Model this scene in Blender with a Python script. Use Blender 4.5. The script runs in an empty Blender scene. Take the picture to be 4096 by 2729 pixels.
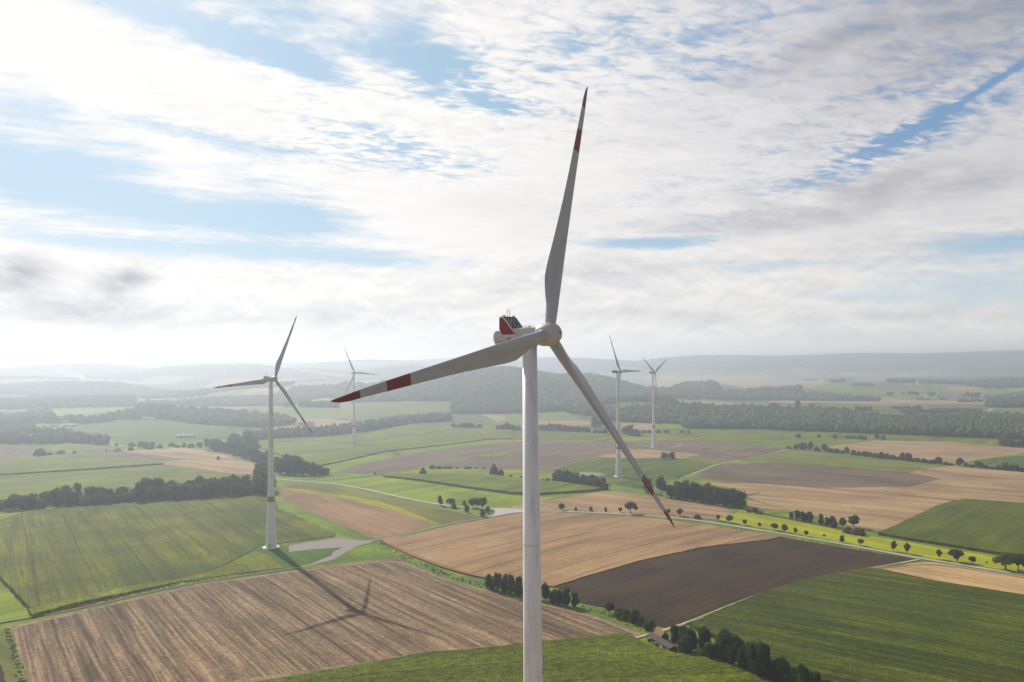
import bpy, bmesh, math, random
import numpy as np
from mathutils import Vector, Matrix
R_ = math.radians
random.seed(7)
rng = np.random.default_rng(11)
sc = bpy.context.scene
col = sc.collection

# ------------------------------------------------------------------ camera
FS, CX, CY, CAMZ = 3186.0, 2048.0, 1364.5, 151.0      # focal length in pixels of the 4096 px wide photo
PITCH, ROLL = R_(1.66), R_(0.55)
Fv = np.array([0, math.cos(PITCH), math.sin(PITCH)])
_r = np.array([1.0, 0, 0]); _u = np.cross(_r, Fv)
Rv = math.cos(ROLL) * _r - math.sin(ROLL) * _u
Uv = math.sin(ROLL) * _r + math.cos(ROLL) * _u
cd = bpy.data.cameras.new('camera'); cam = bpy.data.objects.new('camera', cd); col.objects.link(cam)
cd.sensor_width = 36; cd.lens = 36 * FS / 4096; cd.clip_start = 0.5; cd.clip_end = 60000
M = Matrix.Identity(4)
for i in range(3):
    M[i][0] = Rv[i]; M[i][1] = Uv[i]; M[i][2] = -Fv[i]
M[2][3] = CAMZ
cam.matrix_world = M
sc.camera = cam

# ------------------------------------------------------------------ render settings
sc.view_settings.view_transform = 'Standard'; sc.view_settings.look = 'None'
sc.view_settings.exposure = 0.0; sc.view_settings.gamma = 1.0
sc.cycles.use_denoising = True
sc.cycles.max_bounces = 5; sc.cycles.diffuse_bounces = 3; sc.cycles.glossy_bounces = 2
sc.cycles.transmission_bounces = 2; sc.cycles.volume_bounces = 0
sc.cycles.use_fast_gi = False

# ------------------------------------------------------------------ sun
SUN_AZ, SUN_EL = R_(-30.2), R_(32.6)          # azimuth from +Y towards +X
sdir = Vector((math.sin(SUN_AZ) * math.cos(SUN_EL), math.cos(SUN_AZ) * math.cos(SUN_EL), math.sin(SUN_EL)))
sl = bpy.data.lights.new('sun', 'SUN'); sl.energy = 5.0; sl.angle = R_(0.5); sl.color = (1.0, 0.955, 0.88)
so = bpy.data.objects.new('sun', sl); col.objects.link(so)
so.rotation_euler = sdir.to_track_quat('Z', 'Y').to_euler()
so.location = (0, 0, 2000)

# ------------------------------------------------------------------ node helper
class X:
    """tiny wrapper: arithmetic on shader sockets"""
    nt = None
    def __init__(s, sock): s.s = sock
    @staticmethod
    def m(op, *a, clamp=False):
        n = X.nt.nodes.new('ShaderNodeMath'); n.operation = op; n.use_clamp = clamp
        for i, v in enumerate(a):
            if isinstance(v, X): X.nt.links.new(v.s, n.inputs[i])
            else: n.inputs[i].default_value = float(v)
        return X(n.outputs[0])
    def __add__(s, o): return X.m('ADD', s, o)
    __radd__ = __add__
    def __sub__(s, o): return X.m('SUBTRACT', s, o)
    def __rsub__(s, o): return X.m('SUBTRACT', o, s)
    def __mul__(s, o): return X.m('MULTIPLY', s, o)
    __rmul__ = __mul__
    def __truediv__(s, o): return X.m('DIVIDE', s, o)
    def __pow__(s, o): return X.m('POWER', s, o)

def clamp01(a): return X.m('ADD', a, 0.0, clamp=True)
def sstep(a, lo, hi):
    n = X.nt.nodes.new('ShaderNodeMapRange'); n.interpolation_type = 'SMOOTHSTEP'
    X.nt.links.new(a.s, n.inputs[0]); n.inputs[1].default_value = lo; n.inputs[2].default_value = hi
    return X(n.outputs[0])
def comb(x, y, z=0.0):
    n = X.nt.nodes.new('ShaderNodeCombineXYZ')
    for i, v in enumerate((x, y, z)):
        if isinstance(v, X): X.nt.links.new(v.s, n.inputs[i])
        else: n.inputs[i].default_value = float(v)
    return X(n.outputs[0])
def sep(v):
    n = X.nt.nodes.new('ShaderNodeSeparateXYZ'); X.nt.links.new(v.s, n.inputs[0])
    return [X(o) for o in n.outputs]
def noise(v, scale, detail=4, rough=0.55, dist=0.0):
    n = X.nt.nodes.new('ShaderNodeTexNoise'); X.nt.links.new(v.s, n.inputs['Vector'])
    n.inputs['Scale'].default_value = scale; n.inputs['Detail'].default_value = detail
    n.inputs['Roughness'].default_value = rough; n.inputs['Distortion'].default_value = dist
    return X(n.outputs[0])
def voro(v, scale, feature='F1', out='Distance'):
    n = X.nt.nodes.new('ShaderNodeTexVoronoi'); n.feature = feature; X.nt.links.new(v.s, n.inputs['Vector'])
    n.inputs['Scale'].default_value = scale
    return X(n.outputs[out])
def cmix(f, a, b):
    n = X.nt.nodes.new('ShaderNodeMix'); n.data_type = 'RGBA'
    for i, v in ((0, f), (6, a), (7, b)):
        if isinstance(v, X): X.nt.links.new(v.s, n.inputs[i])
        elif i == 0: n.inputs[0].default_value = float(v)
        else: n.inputs[i].default_value = (v[0], v[1], v[2], 1)
    return X(n.outputs[2])
def cscale(c, f):
    n = X.nt.nodes.new('ShaderNodeVectorMath'); n.operation = 'SCALE'
    X.nt.links.new(c.s, n.inputs[0])
    if isinstance(f, X): X.nt.links.new(f.s, n.inputs[3])
    else: n.inputs[3].default_value = f
    return X(n.outputs[0])

# ------------------------------------------------------------------ world: Nishita sky with clouds
w = bpy.data.worlds.new('World'); sc.world = w; w.use_nodes = True
nt = w.node_tree; nt.nodes.clear(); X.nt = nt
out = nt.nodes.new('ShaderNodeOutputWorld'); bg = nt.nodes.new('ShaderNodeBackground')
nt.links.new(bg.outputs[0], out.inputs[0])
STR = 0.12
bg.inputs[1].default_value = STR
sky = nt.nodes.new('ShaderNodeTexSky'); sky.sky_type = 'NISHITA'; sky.sun_disc = False
sky.sun_elevation = SUN_EL; sky.sun_rotation = SUN_AZ; sky.altitude = 300; sky.air_density = 1.0; sky.dust_density = 1.0; sky.ozone_density = 1.2
tc = nt.nodes.new('ShaderNodeTexCoord')
D = X(tc.outputs['Generated'])
dx, dy, dz = sep(D)
az = X.m('ARCTAN2', dx, dy) * (180 / math.pi)
el = X.m('ARCSINE', dz) * (180 / math.pi)
K = 1830 * math.pi / 180                        # overview pixels per degree near the view axis
def sq(a): return X.m('MULTIPLY', a, a)
def spot(px, py, rx, ry, slope=0.0):
    a0 = math.degrees(math.atan((px - 1176) / 1830.0))
    e0 = math.degrees(math.atan((838 - 0.0096 * (px - 1176) - py) / math.hypot(1830.0, px - 1176)))
    rx, ry = rx / K, ry / K
    t = math.atan(-slope)
    u = (az - a0) * (math.cos(t) / rx) + (el - e0) * (math.sin(t) / rx)
    v = (el - e0) * (math.cos(t) / ry) - (az - a0) * (math.sin(t) / ry)
    return X.m('EXPONENT', (sq(u) + sq(v)) * -0.5)
def total(items):
    s = None
    for wt, a in items:
        t = spot(*a) * wt
        s = t if s is None else s + t
    return s
# cloud layer coordinates: a plane at cloud height, so cells shrink towards the horizon
inv = X.m('DIVIDE', 1.0, X.m('MAXIMUM', dz + 0.10, 0.03))
px_, py_ = dx * inv, dy * inv
P = comb(px_, py_, 0.0)
def rot(a, su, sv, k):                       # cloud-layer coordinates turned and stretched along the wind
    c_, s_ = math.cos(R_(a)), math.sin(R_(a))
    return comb((px_ * c_ + py_ * s_) * su, (py_ * c_ - px_ * s_) * sv, k)
AE = comb(az * 0.06, el * 0.12, 1.0)
n_str = noise(rot(33, 0.9, 3.4, 3.0), 1.2, 9, 0.66, 0.5)
n_str2 = noise(rot(-22, 1.0, 3.0, 11.0), 1.3, 9, 0.64, 0.6)
n_big = noise(P, 0.8, 8, 0.6, 0.3)
n_fine = noise(rot(20, 1.0, 1.6, 17.0), 5.0, 7, 0.68, 0.4)
n_alto = noise(rot(15, 1.0, 1.7, 7.0), 13.0, 3, 0.6, 0.5)
n_puff = noise(AE, 2.6, 9, 0.60, 0.25)
sideR = sstep(az, -2.0, 12.0)
n_dir = n_str * (1.0 - sideR) + n_str2 * sideR
blue = total([(1.1, (650, 500, 135, 28, .05)), (0.9, (330, 480, 160, 24, .05)), (0.95, (100, 385, 130, 34, .04)), (0.65, (300, 565, 330, 16, .06)),
              (0.75, (800, 590, 230, 18, .05)), (.7, (560, 90, 130, 20, .3)), (0.7, (330, 22, 150, 18, .2)), (0.8, (710, 135, 70, 22, .3)),
              (0.6, (880, 335, 150, 30, .24)), (0.6, (540, 325, 200, 12, .12)), (0.5, (640, 20, 80, 40, 0)),
              (0.72, (2250, 215, 150, 5, -.50)), (0.5, (2030, 330, 130, 12, -.44)), (0.36, (2150, 300, 170, 22, -.42)), (.35, (1930, 372, 60, 6, -.4)),
              (0.8, (1480, 560, 100, 10, .02)), (0.4, (1780, 610, 320, 14, .0)), (0.8, (2320, 555, 110, 14, .05)), (0.45, (1930, 690, 260, 26, .05)),
              (0.62, (960, 110, 110, 50, .5)), (0.62, (1170, 238, 70, 12, .1)), (0.4, (60, 250, 80, 20, .1)), (0.35, (1020, 180, 120, 30, .3)),
              (0.35, (1500, 130, 260, 60, .0))])
thick = total([(1.2, (1480, 690, 260, 55, .12)), (1.3, (200, 700, 420, 66, 0.0)), (1.1, (1000, 720, 500, 56, 0.0)), (1.1, (1010, 470, 150, 56, .0)),
               (0.9, (400, 190, 420, 60, .15)), (0.4, (1500, 330, 300, 90, 0)), (0.5, (2050, 470, 300, 44, -.2)), (0.3, (1850, 110, 420, 90, -.1)), (1.2, (2000, 785, 700, 30, 0)), (1.3, (1176, 815, 2400, 26, 0))])
hiw = sstep(el, 4.0, 9.0)
tex = (n_dir - 0.5) * 1.2 * hiw + (n_big - 0.5) * 0.7 + (n_puff - 0.5) * 1.1 * (1.0 - hiw * 0.5) + (n_fine - 0.5) * 0.75 * hiw
altow = total([(1.0, (1420, 100, 330, 120, 0)), (1.1, (900, 330, 190, 60, .2)), (.9, (1150, 230, 180, 60, .2)), (.6, (1900, 250, 300, 100, -.3)), (.6, (560, 300, 240, 30, .1)), (.7, (520, 90, 200, 60, .3)), (1.0, (2080, 310, 220, 50, -.45))])
tex = tex + (n_alto - 0.5) * 1.5 * altow
dens = sstep(0.56 + tex * 1.0 + thick * 0.40 - blue * 0.72, 0.02, 0.66)
dens = clamp01(dens * 0.98)
# cloud brightness
sunw = X.m('MAXIMUM', X.m('ADD', dx * sdir.x, dy * sdir.y) + dz * sdir.z, 0.0)
glow = sstep(sunw, 0.62, 0.97)
back = sstep(dy, -0.2, 0.75)
n_sh = noise(comb(az * 0.05 + 3.0, el * 0.14, 5.0), 2.4, 8, 0.58, 0.3)
dark = total([(1.9, (30, 632, 42, 26, 0)), (1.9, (285, 645, 46, 24, -.5)), (1.3, (230, 725, 180, 20, 0)), (.9, (820, 730, 120, 20, 0)), (.6, (130, 690, 70, 14, 0)),
              (.30, (1120, 470, 130, 26, 0)), (.7, (1350, 620, 130, 20, 0)), (.5, (1450, 720, 160, 14, 0)), (.5, (1150, 665, 120, 16, 0)), (.25, (1850, 735, 200, 10, 0)), (.25, (2200, 720, 150, 12, 0)), (.55, (1950, 445, 230, 28, -.05)), (.5, (1700, 520, 260, 18, 0)),
              (.35, (1900, 100, 220, 20, -.25)), (.3, (2250, 60, 200, 50, -.2)), (.30, (950, 120, 110, 46, .2)), (.25, (2150, 560, 200, 18, 0))])
shade = clamp01((n_sh - 0.50) * 2.4) * (0.05 + 0.25 * sstep(el, 3.0, 10.0)) + dark * sstep(noise(comb(az * 0.05, el * 0.1, 9.0), 5.0, 6, .6), 0.25, 0.62)
puff_up = noise(comb(az * 0.06, el * 0.12 + 0.045, 1.0), 2.6, 9, 0.60, 0.25)
lowc = 1.0 - sstep(el, 6.5, 9.5)
relief = X.m('MAXIMUM', X.m('MINIMUM', (n_puff - puff_up) * 0.8, 0.07), -0.10) * lowc
bil = X.m('ABSOLUTE', noise(comb(az * 0.06 + 2.0, el * 0.10, 4.0), 3.4, 6, 0.5, 0.2) - 0.5) * 5.0
ripple = relief * sstep(el, 0.6, 2.0) + (X.m('MINIMUM', bil, 1.0) - 0.6) * 0.06 * lowc * sstep(el, 0.6, 2.0) + (n_alto - 0.5) * altow * 0.30 + (n_fine - 0.5) * (0.10 + sideR * 0.15) * hiw + (n_dir - 0.5) * (0.05 + sideR * 0.20) * hiw
right = sstep(az, -8.0, 34.0)
high = sstep(el, 3.0, 22.0)
lum = 0.955 - right * (0.10 + high * 0.30) - shade * (0.26 + right * 0.18) + ripple
lum = lum * (1.0 - (1.0 - sstep(el, 2.0, 9.0)) * 0.01)
lum = lum * (0.60 + back * 0.40) * (1.0 - sstep(el, 26.0, 50.0) * 0.50) + glow * 0.02
ctint = cmix(clamp01(high * right * 1.0 + shade * 0.45 - ripple * 2.6), (1.0, 0.97, 0.935), (0.935, 0.92, 1.0))
ccol = cscale(ctint, lum * (1.0 / STR))
tint = cmix(clamp01(right * 0.85 * sstep(el, 5.0, 14.0) + sstep(el, 20.0, 40.0) * .5), (0.36, 0.58, 0.77), (0.15, 0.30, 0.54))
tint = cmix(sstep(el, 10.0, 1.0), tint, (0.66, 0.79, 0.86))
skyc = cmix(0.70, cscale(X(sky.outputs[0]), 0.7), cscale(tint, 1.0 / STR))
skyc = cscale(skyc, 0.6 + back * 0.4)
fin = cmix(dens, skyc, ccol)
nt.links.new(fin.s, bg.inputs[0])
w.cycles.sampling_method = 'MANUAL'; w.cycles.sample_map_resolution = 1024

# ------------------------------------------------------------------ terrain
HILLS = [  # x, y, sigma x, sigma y, height, turn
    (-110, 3350, 330, 420, 128, 0.0), (330, 3650, 230, 320, 92, 0.0), (620, 3500, 230, 250, 40, 0.0),
    (-980, 3900, 430, 380, 78, 0.1), (-520, 3600, 260, 300, 62, 0.0), (-1500, 4700, 500, 400, 84, 0.0), (-2550, 4500, 600, 350, 66, 0.0), (-3300, 5200, 700, 400, 90, 0.0),
    (470, 2550, 300, 260, 38, 0.0), (880, 2500, 260, 200, 26, 0.0),
    (900, 3780, 170, 230, 62, 0.0), (1250, 3600, 240, 200, 38, 0.0),
    (-1080, 2520, 190, 150, 32, 0.0), (-780, 2620, 260, 160, 24, 0.0), (-1500, 3250, 420, 180, 30, 0.0),
    (1900, 4300, 500, 260, 45, 0.0), (3000, 4200, 500, 300, 50, 0.0),
    (-2300, 6300, 900, 500, 160, 0.0), (-600, 6600, 700, 450, 150, 0.0), (-3900, 7000, 900, 500, 175, 0),
    (-1500, 8300, 900, 600, 196, 0.0), (400, 8000, 1100, 500, 192, 0.0), (2100, 8600, 1000, 650, 200, 0.0),
    (3700, 8700, 1300, 700, 208, 0.0), (5600, 8900, 1600, 800, 222, 0.0), (-3600, 9200, 1500, 700, 215, 0.0), (-6200, 9000, 1600, 700, 225, 0),
    (-200, 9800, 2200, 700, 214, 0), (8600, 8600, 1800, 900, 225, 0), (-9000, 8600, 1800, 900, 215, 0),
    (0, -9500, 9000, 900, 150, 0), (9800, 2000, 900, 6000, 160, 0), (-9800, 2000, 900, 6000, 160, 0)]
def H(x, y):
    x = np.asarray(x, float); y = np.asarray(y, float)
    yy = np.clip(y, -600, 1650)
    b = 20 - 0.0175 * yy
    b = b + 1.3 * np.sin(x / 170 + 1.1) * np.sin(y / 210 + 0.4) + 1.0 * np.sin(x / 330 - y / 260)
    far = np.clip((np.hypot(x, y) - 2000) / 1500, 0, 1)
    b = b + far * (7 * np.sin(x / 410 + y / 730) * np.sin(y / 380 + 2) + 6)
    s = np.zeros_like(b)
    for hx, hy, sx, sy, hh, t in HILLS:
        u = (x - hx); v = (y - hy)
        g = hh * np.exp(-0.5 * ((u / sx) ** 2 + (v / sy) ** 2))
        s += g ** 4
    return b + s ** 0.25

def ray(p):
    v = Fv + (p[0] - CX) / FS * Rv - (p[1] - CY) / FS * Uv
    return v / v[1]
_ys = np.concatenate([np.arange(150, 3000, 6.0), np.arange(3000, 11000, 25.0)])
def ground(p):
    """point of the terrain seen at a photo pixel (first hit of the view ray)"""
    r = ray(p)
    d = CAMZ + r[2] * _ys - H(r[0] * _ys, _ys)
    k = np.argmax(d < 0)
    if d[k] >= 0: k = np.argmin(d) or 1
    lo, hi = _ys[max(k - 1, 0)], _ys[k]
    for _ in range(18):
        m_ = 0.5 * (lo + hi)
        if CAMZ + r[2] * m_ - float(H(r[0] * m_, m_)) < 0: hi = m_
        else: lo = m_
    return (r[0] * hi, hi, float(H(r[0] * hi, hi)))
def project(P_):
    d = np.asarray(P_, float) - np.array([0, 0, CAMZ])
    z = d @ Fv
    return CX + FS * (d @ Rv) / z, CY - FS * (d @ Uv) / z
def T(tile, pts):
    """photo pixels from the enlarged tiles the outlines were read from"""
    if tile[0] == 'A': ox, oy, k = 1024 * int(tile[1]), 1350, 2.2988
    elif tile[0] == 'B': ox, oy, k = 1024 * int(tile[1]), 2032, 2.25
    elif tile == 'I': ox, oy, k = 1500, 1850, 3.923
    elif tile == 'Z': ox, oy, k = 2560, 2480, 9.8
    elif tile == 'S': ox, oy, k = 0, 0, 1.0
    return [(ox + x / k, oy + y / k) for x, y in pts]
def poly(*a):
    o = []
    for i in range(0, len(a), 2): o += T(a[i], a[i + 1])
    return o

# ------------------------------------------------------------------ materials
def mat(name):
    m = bpy.data.materials.new(name); m.use_nodes = True
    m.node_tree.nodes.clear(); X.nt = m.node_tree
    o = X.nt.nodes.new('ShaderNodeOutputMaterial'); b = X.nt.nodes.new('ShaderNodeBsdfPrincipled')
    X.nt.links.new(b.outputs[0], o.inputs[0]); b.inputs['Specular IOR Level'].default_value = 0.25
    return m, b
def setc(b, c, rough=0.9):
    if isinstance(c, X): X.nt.links.new(c.s, b.inputs['Base Color'])
    else: b.inputs['Base Color'].default_value = (*c, 1)
    b.inputs['Roughness'].default_value = rough
def pos():
    g = X.nt.nodes.new('ShaderNodeNewGeometry'); return X(g.outputs['Position'])
def bump(b, h, dist, strength=1.0):
    n = X.nt.nodes.new('ShaderNodeBump'); X.nt.links.new(h.s, n.inputs['Height'])
    n.inputs['Distance'].default_value = dist; n.inputs['Strength'].default_value = strength
    X.nt.links.new(n.outputs[0], b.inputs['Normal'])
def plain(name, c, rough=0.6, var=0.12, scale=1.0, metal=0.0):
    m, b = mat(name)
    t = X.nt.nodes.new('ShaderNodeTexCoord')
    n = noise(X(t.outputs['Object']), scale, 5)
    k1 = tuple(v * (1 - var) for v in c); k2 = tuple(min(1, v * (1 + var)) for v in c)
    setc(b, cmix(n, k1, k2), rough); b.inputs['Metallic'].default_value = metal
    return m

def deep(c, sat=1.38):
    l = 0.3 * c[0] + 0.59 * c[1] + 0.11 * c[2]
    k = 0.66 + min(l, .35) * 0.75
    if c[0] > c[1] * 1.08: sat = 1.18
    return tuple(max(0.003, (l + (v - l) * sat) * k) for v in c)
def field_mat(name, base, alt, line, ang, origin, rowlen=60.0, roww=1.6, rows=0.5, patch=0.5, tram=0.0, tramc=0.5, bend=0.0,
              fine=0.25, bmp=0.3, patchs=60.0, spots=None, vary=0.34):
    """rows run along ang; base/alt mix in patches, line colour drawn out along the rows"""
    base, alt, line = deep(base), deep(alt), deep(line)
    m, b = mat(name)
    x, y, z = sep(pos())
    ca, sa = math.cos(ang), math.sin(ang)
    u = (x - origin[0]) * ca + (y - origin[1]) * sa
    v = (y - origin[1]) * ca - (x - origin[0]) * sa
    if bend: v = v + sq(u) * bend
    big = noise(comb(u / patchs, v / patchs, 1.0), 1.0, 4, 0.55, 0.3)
    wob = noise(comb(u / 90.0, v / 90.0, 4.0), 1.0, 2)
    vv = v + (wob - 0.5) * 3.0
    row = noise(comb(u / rowlen, vv / roww, 2.0), 1.0, 4, 0.62)
    row2 = noise(comb(u / (rowlen * 1.8), vv / (roww * 5), 6.0), 1.0, 3, 0.6)
    fn = noise(comb(u, v, 3.0), 1.1, 3, 0.7)
    c = cmix(sstep(big, 0.5 - 0.32 / max(patch, .01) * 0.5, 0.5 + 0.32 / max(patch, .01) * 0.5), base, alt) if patch > 0 else cmix(0.0, base, alt)
    f = clamp01(sstep(row, 0.40, 0.66) * rows + sstep(row2, 0.42, 0.62) * rows * 0.6)
    c = cmix(f, c, line)
    if tram:
        fr = X.m('FRACT', vv / tram)
        e = X.m('MINIMUM', sstep(X.m('ABSOLUTE', fr - 0.5), 0.0, 1.25 / tram), 1.0)
        amt = (1.0 - e) * tramc * sstep(noise(comb(u / 40.0, v / 30.0, 8.0), 1.0, 3), 0.3, 0.55)
        c = cmix(clamp01(amt), c, tuple(k * 0.35 for k in base))
    if spots:
        c = cmix(sstep(noise(comb(u / 22.0, v / 6.0, 12.0), 1.0, 4, 0.6), 0.66, 0.74) * spots, c, tuple(k * 0.35 for k in base))
    fs = sstep(fn, 0.25, 0.75); mid = sstep(noise(comb(u / 4.5, v / 3.2, 9.0), 1.0, 3, 0.6), 0.28, 0.72)
    band = noise(comb(u / 260.0, v / 17.0, 15.0), 1.0, 4, 0.6); damp = noise(comb(u / 95.0, v / 70.0, 21.0), 1.0, 4, 0.6, 0.6)
    c = cscale(c, 1.0 + (sstep(band, 0.34, 0.66) - 0.5) * vary + (sstep(damp, 0.32, 0.62) - 0.55) * vary * 0.9)
    c = cscale(c, 1.0 + (fs * 2.0 - 1.0) * (fine * 1.1) + (mid * 2.0 - 1.0) * (fine * 0.55))
    setc(b, c, 0.95)
    b.inputs['Specular IOR Level'].default_value = 0.1
    if bmp: bump(b, fn + row * 0.6, bmp)
    return m

# ------------------------------------------------------------------ mesh helpers
def link(name, me, m=None, parent=None, smooth=False):
    o = bpy.data.objects.new(name, me); col.objects.link(o)
    if m is not None:
        for k in (m if isinstance(m, (list, tuple)) else [m]): me.materials.append(k)
    if parent is not None: o.parent = parent
    if smooth:
        for p in me.polygons: p.use_smooth = True
    return o
def npmesh(name, V, Ft, n=3):
    """mesh from numpy arrays of vertices and equal-sized faces"""
    me = bpy.data.meshes.new(name); V = np.asarray(V, np.float32); Ft = np.asarray(Ft, np.int32)
    me.vertices.add(len(V)); me.vertices.foreach_set('co', V.ravel())
    me.loops.add(Ft.size); me.loops.foreach_set('vertex_index', Ft.ravel())
    me.polygons.add(len(Ft)); me.polygons.foreach_set('loop_start', np.arange(0, Ft.size, n, dtype=np.int32))
    me.polygons.foreach_set('loop_total', np.full(len(Ft), n, np.int32))
    me.update(calc_edges=True); me.validate()
    return me
def tag(o, label=None, cat=None, group=None, kind=None):
    if label: o['label'] = label
    if cat: o['category'] = cat
    if group: o['group'] = group
    if kind: o['kind'] = kind
    return o
def empty(name, loc, label=None, cat=None, group=None, rz=0.0):
    o = bpy.data.objects.new(name, None); col.objects.link(o); o.location = loc; o.rotation_euler = (0, 0, rz)
    o.empty_display_size = 2
    return tag(o, label, cat, group)
def bm_obj(name, bm, m, parent=None, smooth=False):
    me = bpy.data.meshes.new(name); bm.normal_update(); bm.to_mesh(me); bm.free()
    return link(name, me, m, parent, smooth)
def box(bm, c, s, rz=0.0):
    r = bmesh.ops.create_cube(bm, size=1.0)['verts']
    bmesh.ops.scale(bm, vec=s, verts=r)
    bmesh.ops.rotate(bm, cent=(0, 0, 0), matrix=Matrix.Rotation(rz, 3, 'Z'), verts=r)
    bmesh.ops.translate(bm, vec=c, verts=r); return r
def cyl(bm, p0, p1, r0, r1, seg=12):
    p0, p1 = Vector(p0), Vector(p1); d = p1 - p0
    q = d.to_track_quat('Z', 'Y').to_matrix()
    a = [bm.verts.new(p0 + q @ Vector((r0 * math.cos(t), r0 * math.sin(t), 0))) for t in [2 * math.pi * i / seg for i in range(seg)]]
    b = [bm.verts.new(p1 + q @ Vector((r1 * math.cos(t), r1 * math.sin(t), 0))) for t in [2 * math.pi * i / seg for i in range(seg)]]
    for i in range(seg): bm.faces.new((a[i], a[(i + 1) % seg], b[(i + 1) % seg], b[i]))
    bm.faces.new(a[::-1]); bm.faces.new(b)
def lathe(bm, prof, seg=48, axis='Z', cap=True):
    rings = []
    for r, z in prof:
        rings.append([bm.verts.new((r * math.cos(2 * math.pi * i / seg), r * math.sin(2 * math.pi * i / seg), z)) for i in range(seg)])
    for a, b in zip(rings, rings[1:]):
        for i in range(seg): bm.faces.new((a[i], a[(i + 1) % seg], b[(i + 1) % seg], b[i]))
    if cap: bm.faces.new(rings[0][::-1]); bm.faces.new(rings[-1])

# ------------------------------------------------------------------ ground sheet
def axis_lines(spans):
    o = []
    for a, b, s in spans: o += list(np.arange(a, b, s))
    return np.array(o + [spans[-1][1]], float)
XL = axis_lines([(-12600, -9000, 900), (-9000, -5000, 250), (-5000, -1800, 64), (-1800, 1800, 20), (1800, 5000, 64), (5000, 9000, 250), (9000, 12600, 900)])
YL = axis_lines([(-12600, -9000, 900), (-9000, -600, 300), (-600, 200, 40), (200, 2400, 20), (2400, 10000, 64), (10000, 12600, 650)])
gx, gy = np.meshgrid(XL, YL)
gz = H(gx, gy)
V = np.stack([gx, gy, gz], -1).reshape(-1, 3)
nx, ny = len(XL), len(YL)
ii = (np.arange(ny - 1)[:, None] * nx + np.arange(nx - 1)[None]).ravel()
Q = np.stack([ii, ii + 1, ii + nx + 1, ii + nx], 1)
gme = npmesh('ground', V, Q, 4)
m, b = mat('meadow_ground')
x, y, z = sep(pos())
wx = x + (noise(comb(x / 400, y / 400, 0), 1.0, 2) - 0.5) * 240
wy = y + (noise(comb(x / 400, y / 400, 5), 1.0, 2) - 0.5) * 240
cellc = X(None); vn = X.nt.nodes.new('ShaderNodeTexVoronoi'); vn.feature = 'F1'
X.nt.links.new(comb(wx / 210, wy / 520, 0).s, vn.inputs['Vector']); vn.inputs['Scale'].default_value = 1.0
cr, cg, cb = sep(X(vn.outputs['Color']))
patchc = cmix(sstep(cr, 0.35, 0.40), deep((0.085, 0.125, 0.03)), deep((0.15, 0.19, 0.04)))
patchc = cmix(sstep(cr, 0.68, 0.70), patchc, deep((0.32, 0.24, 0.14)))
patchc = cmix(sstep(cr, 0.86, 0.88), patchc, deep((0.18, 0.14, 0.10)))
dist = X.m('SQRT', sq(x) + sq(y))
far = sstep(dist, 1850, 1900)
n1 = noise(comb(x / 30, y / 30, 0), 1.0, 5, 0.6); n2 = noise(comb(x, y, 0), 0.9, 4, 0.7)
near = cmix(sstep(n1, 0.35, 0.65), deep((0.10, 0.16, 0.02)), deep((0.22, 0.25, 0.035)))
c = cmix(far, near, patchc)
c = cscale(c, 0.75 + n2 * 0.5)
setc(b, c, 0.95); bump(b, n2, 0.3)
g = link('ground', gme, m, smooth=True); tag(g, 'green meadow ground between the fields', kind='structure')

_cache = {}
def clip_cell(pts, x0, x1, y0, y1):
    for ax, lim, sg in ((0, x0, 1), (0, x1, -1), (1, y0, 1), (1, y1, -1)):
        o = []; n = len(pts)
        for i in range(n):
            a, c_ = pts[i], pts[(i + 1) % n]
            da, dc = (a[ax] - lim) * sg, (c_[ax] - lim) * sg
            if da >= 0: o.append(a)
            if (da >= 0) != (dc >= 0):
                t = da / (da - dc); o.append((a[0] + (c_[0] - a[0]) * t, a[1] + (c_[1] - a[1]) * t))
        pts = o
        if len(pts) < 3: return []
    return pts
def outline(pix, step=None, jit=0.0):
    g2 = [ground(p)[:2] for p in pix]
    if not step: return g2
    o = []
    for a, c_ in zip(g2, g2[1:] + g2[:1]):
        L = math.dist(a, c_); n = max(1, int(L / step))
        for i in range(n):
            t = i / n
            o.append((a[0] + (c_[0] - a[0]) * t + (random.uniform(-jit, jit) if i else 0), a[1] + (c_[1] - a[1]) * t + (random.uniform(-jit, jit) if i else 0)))
    return o
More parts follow.
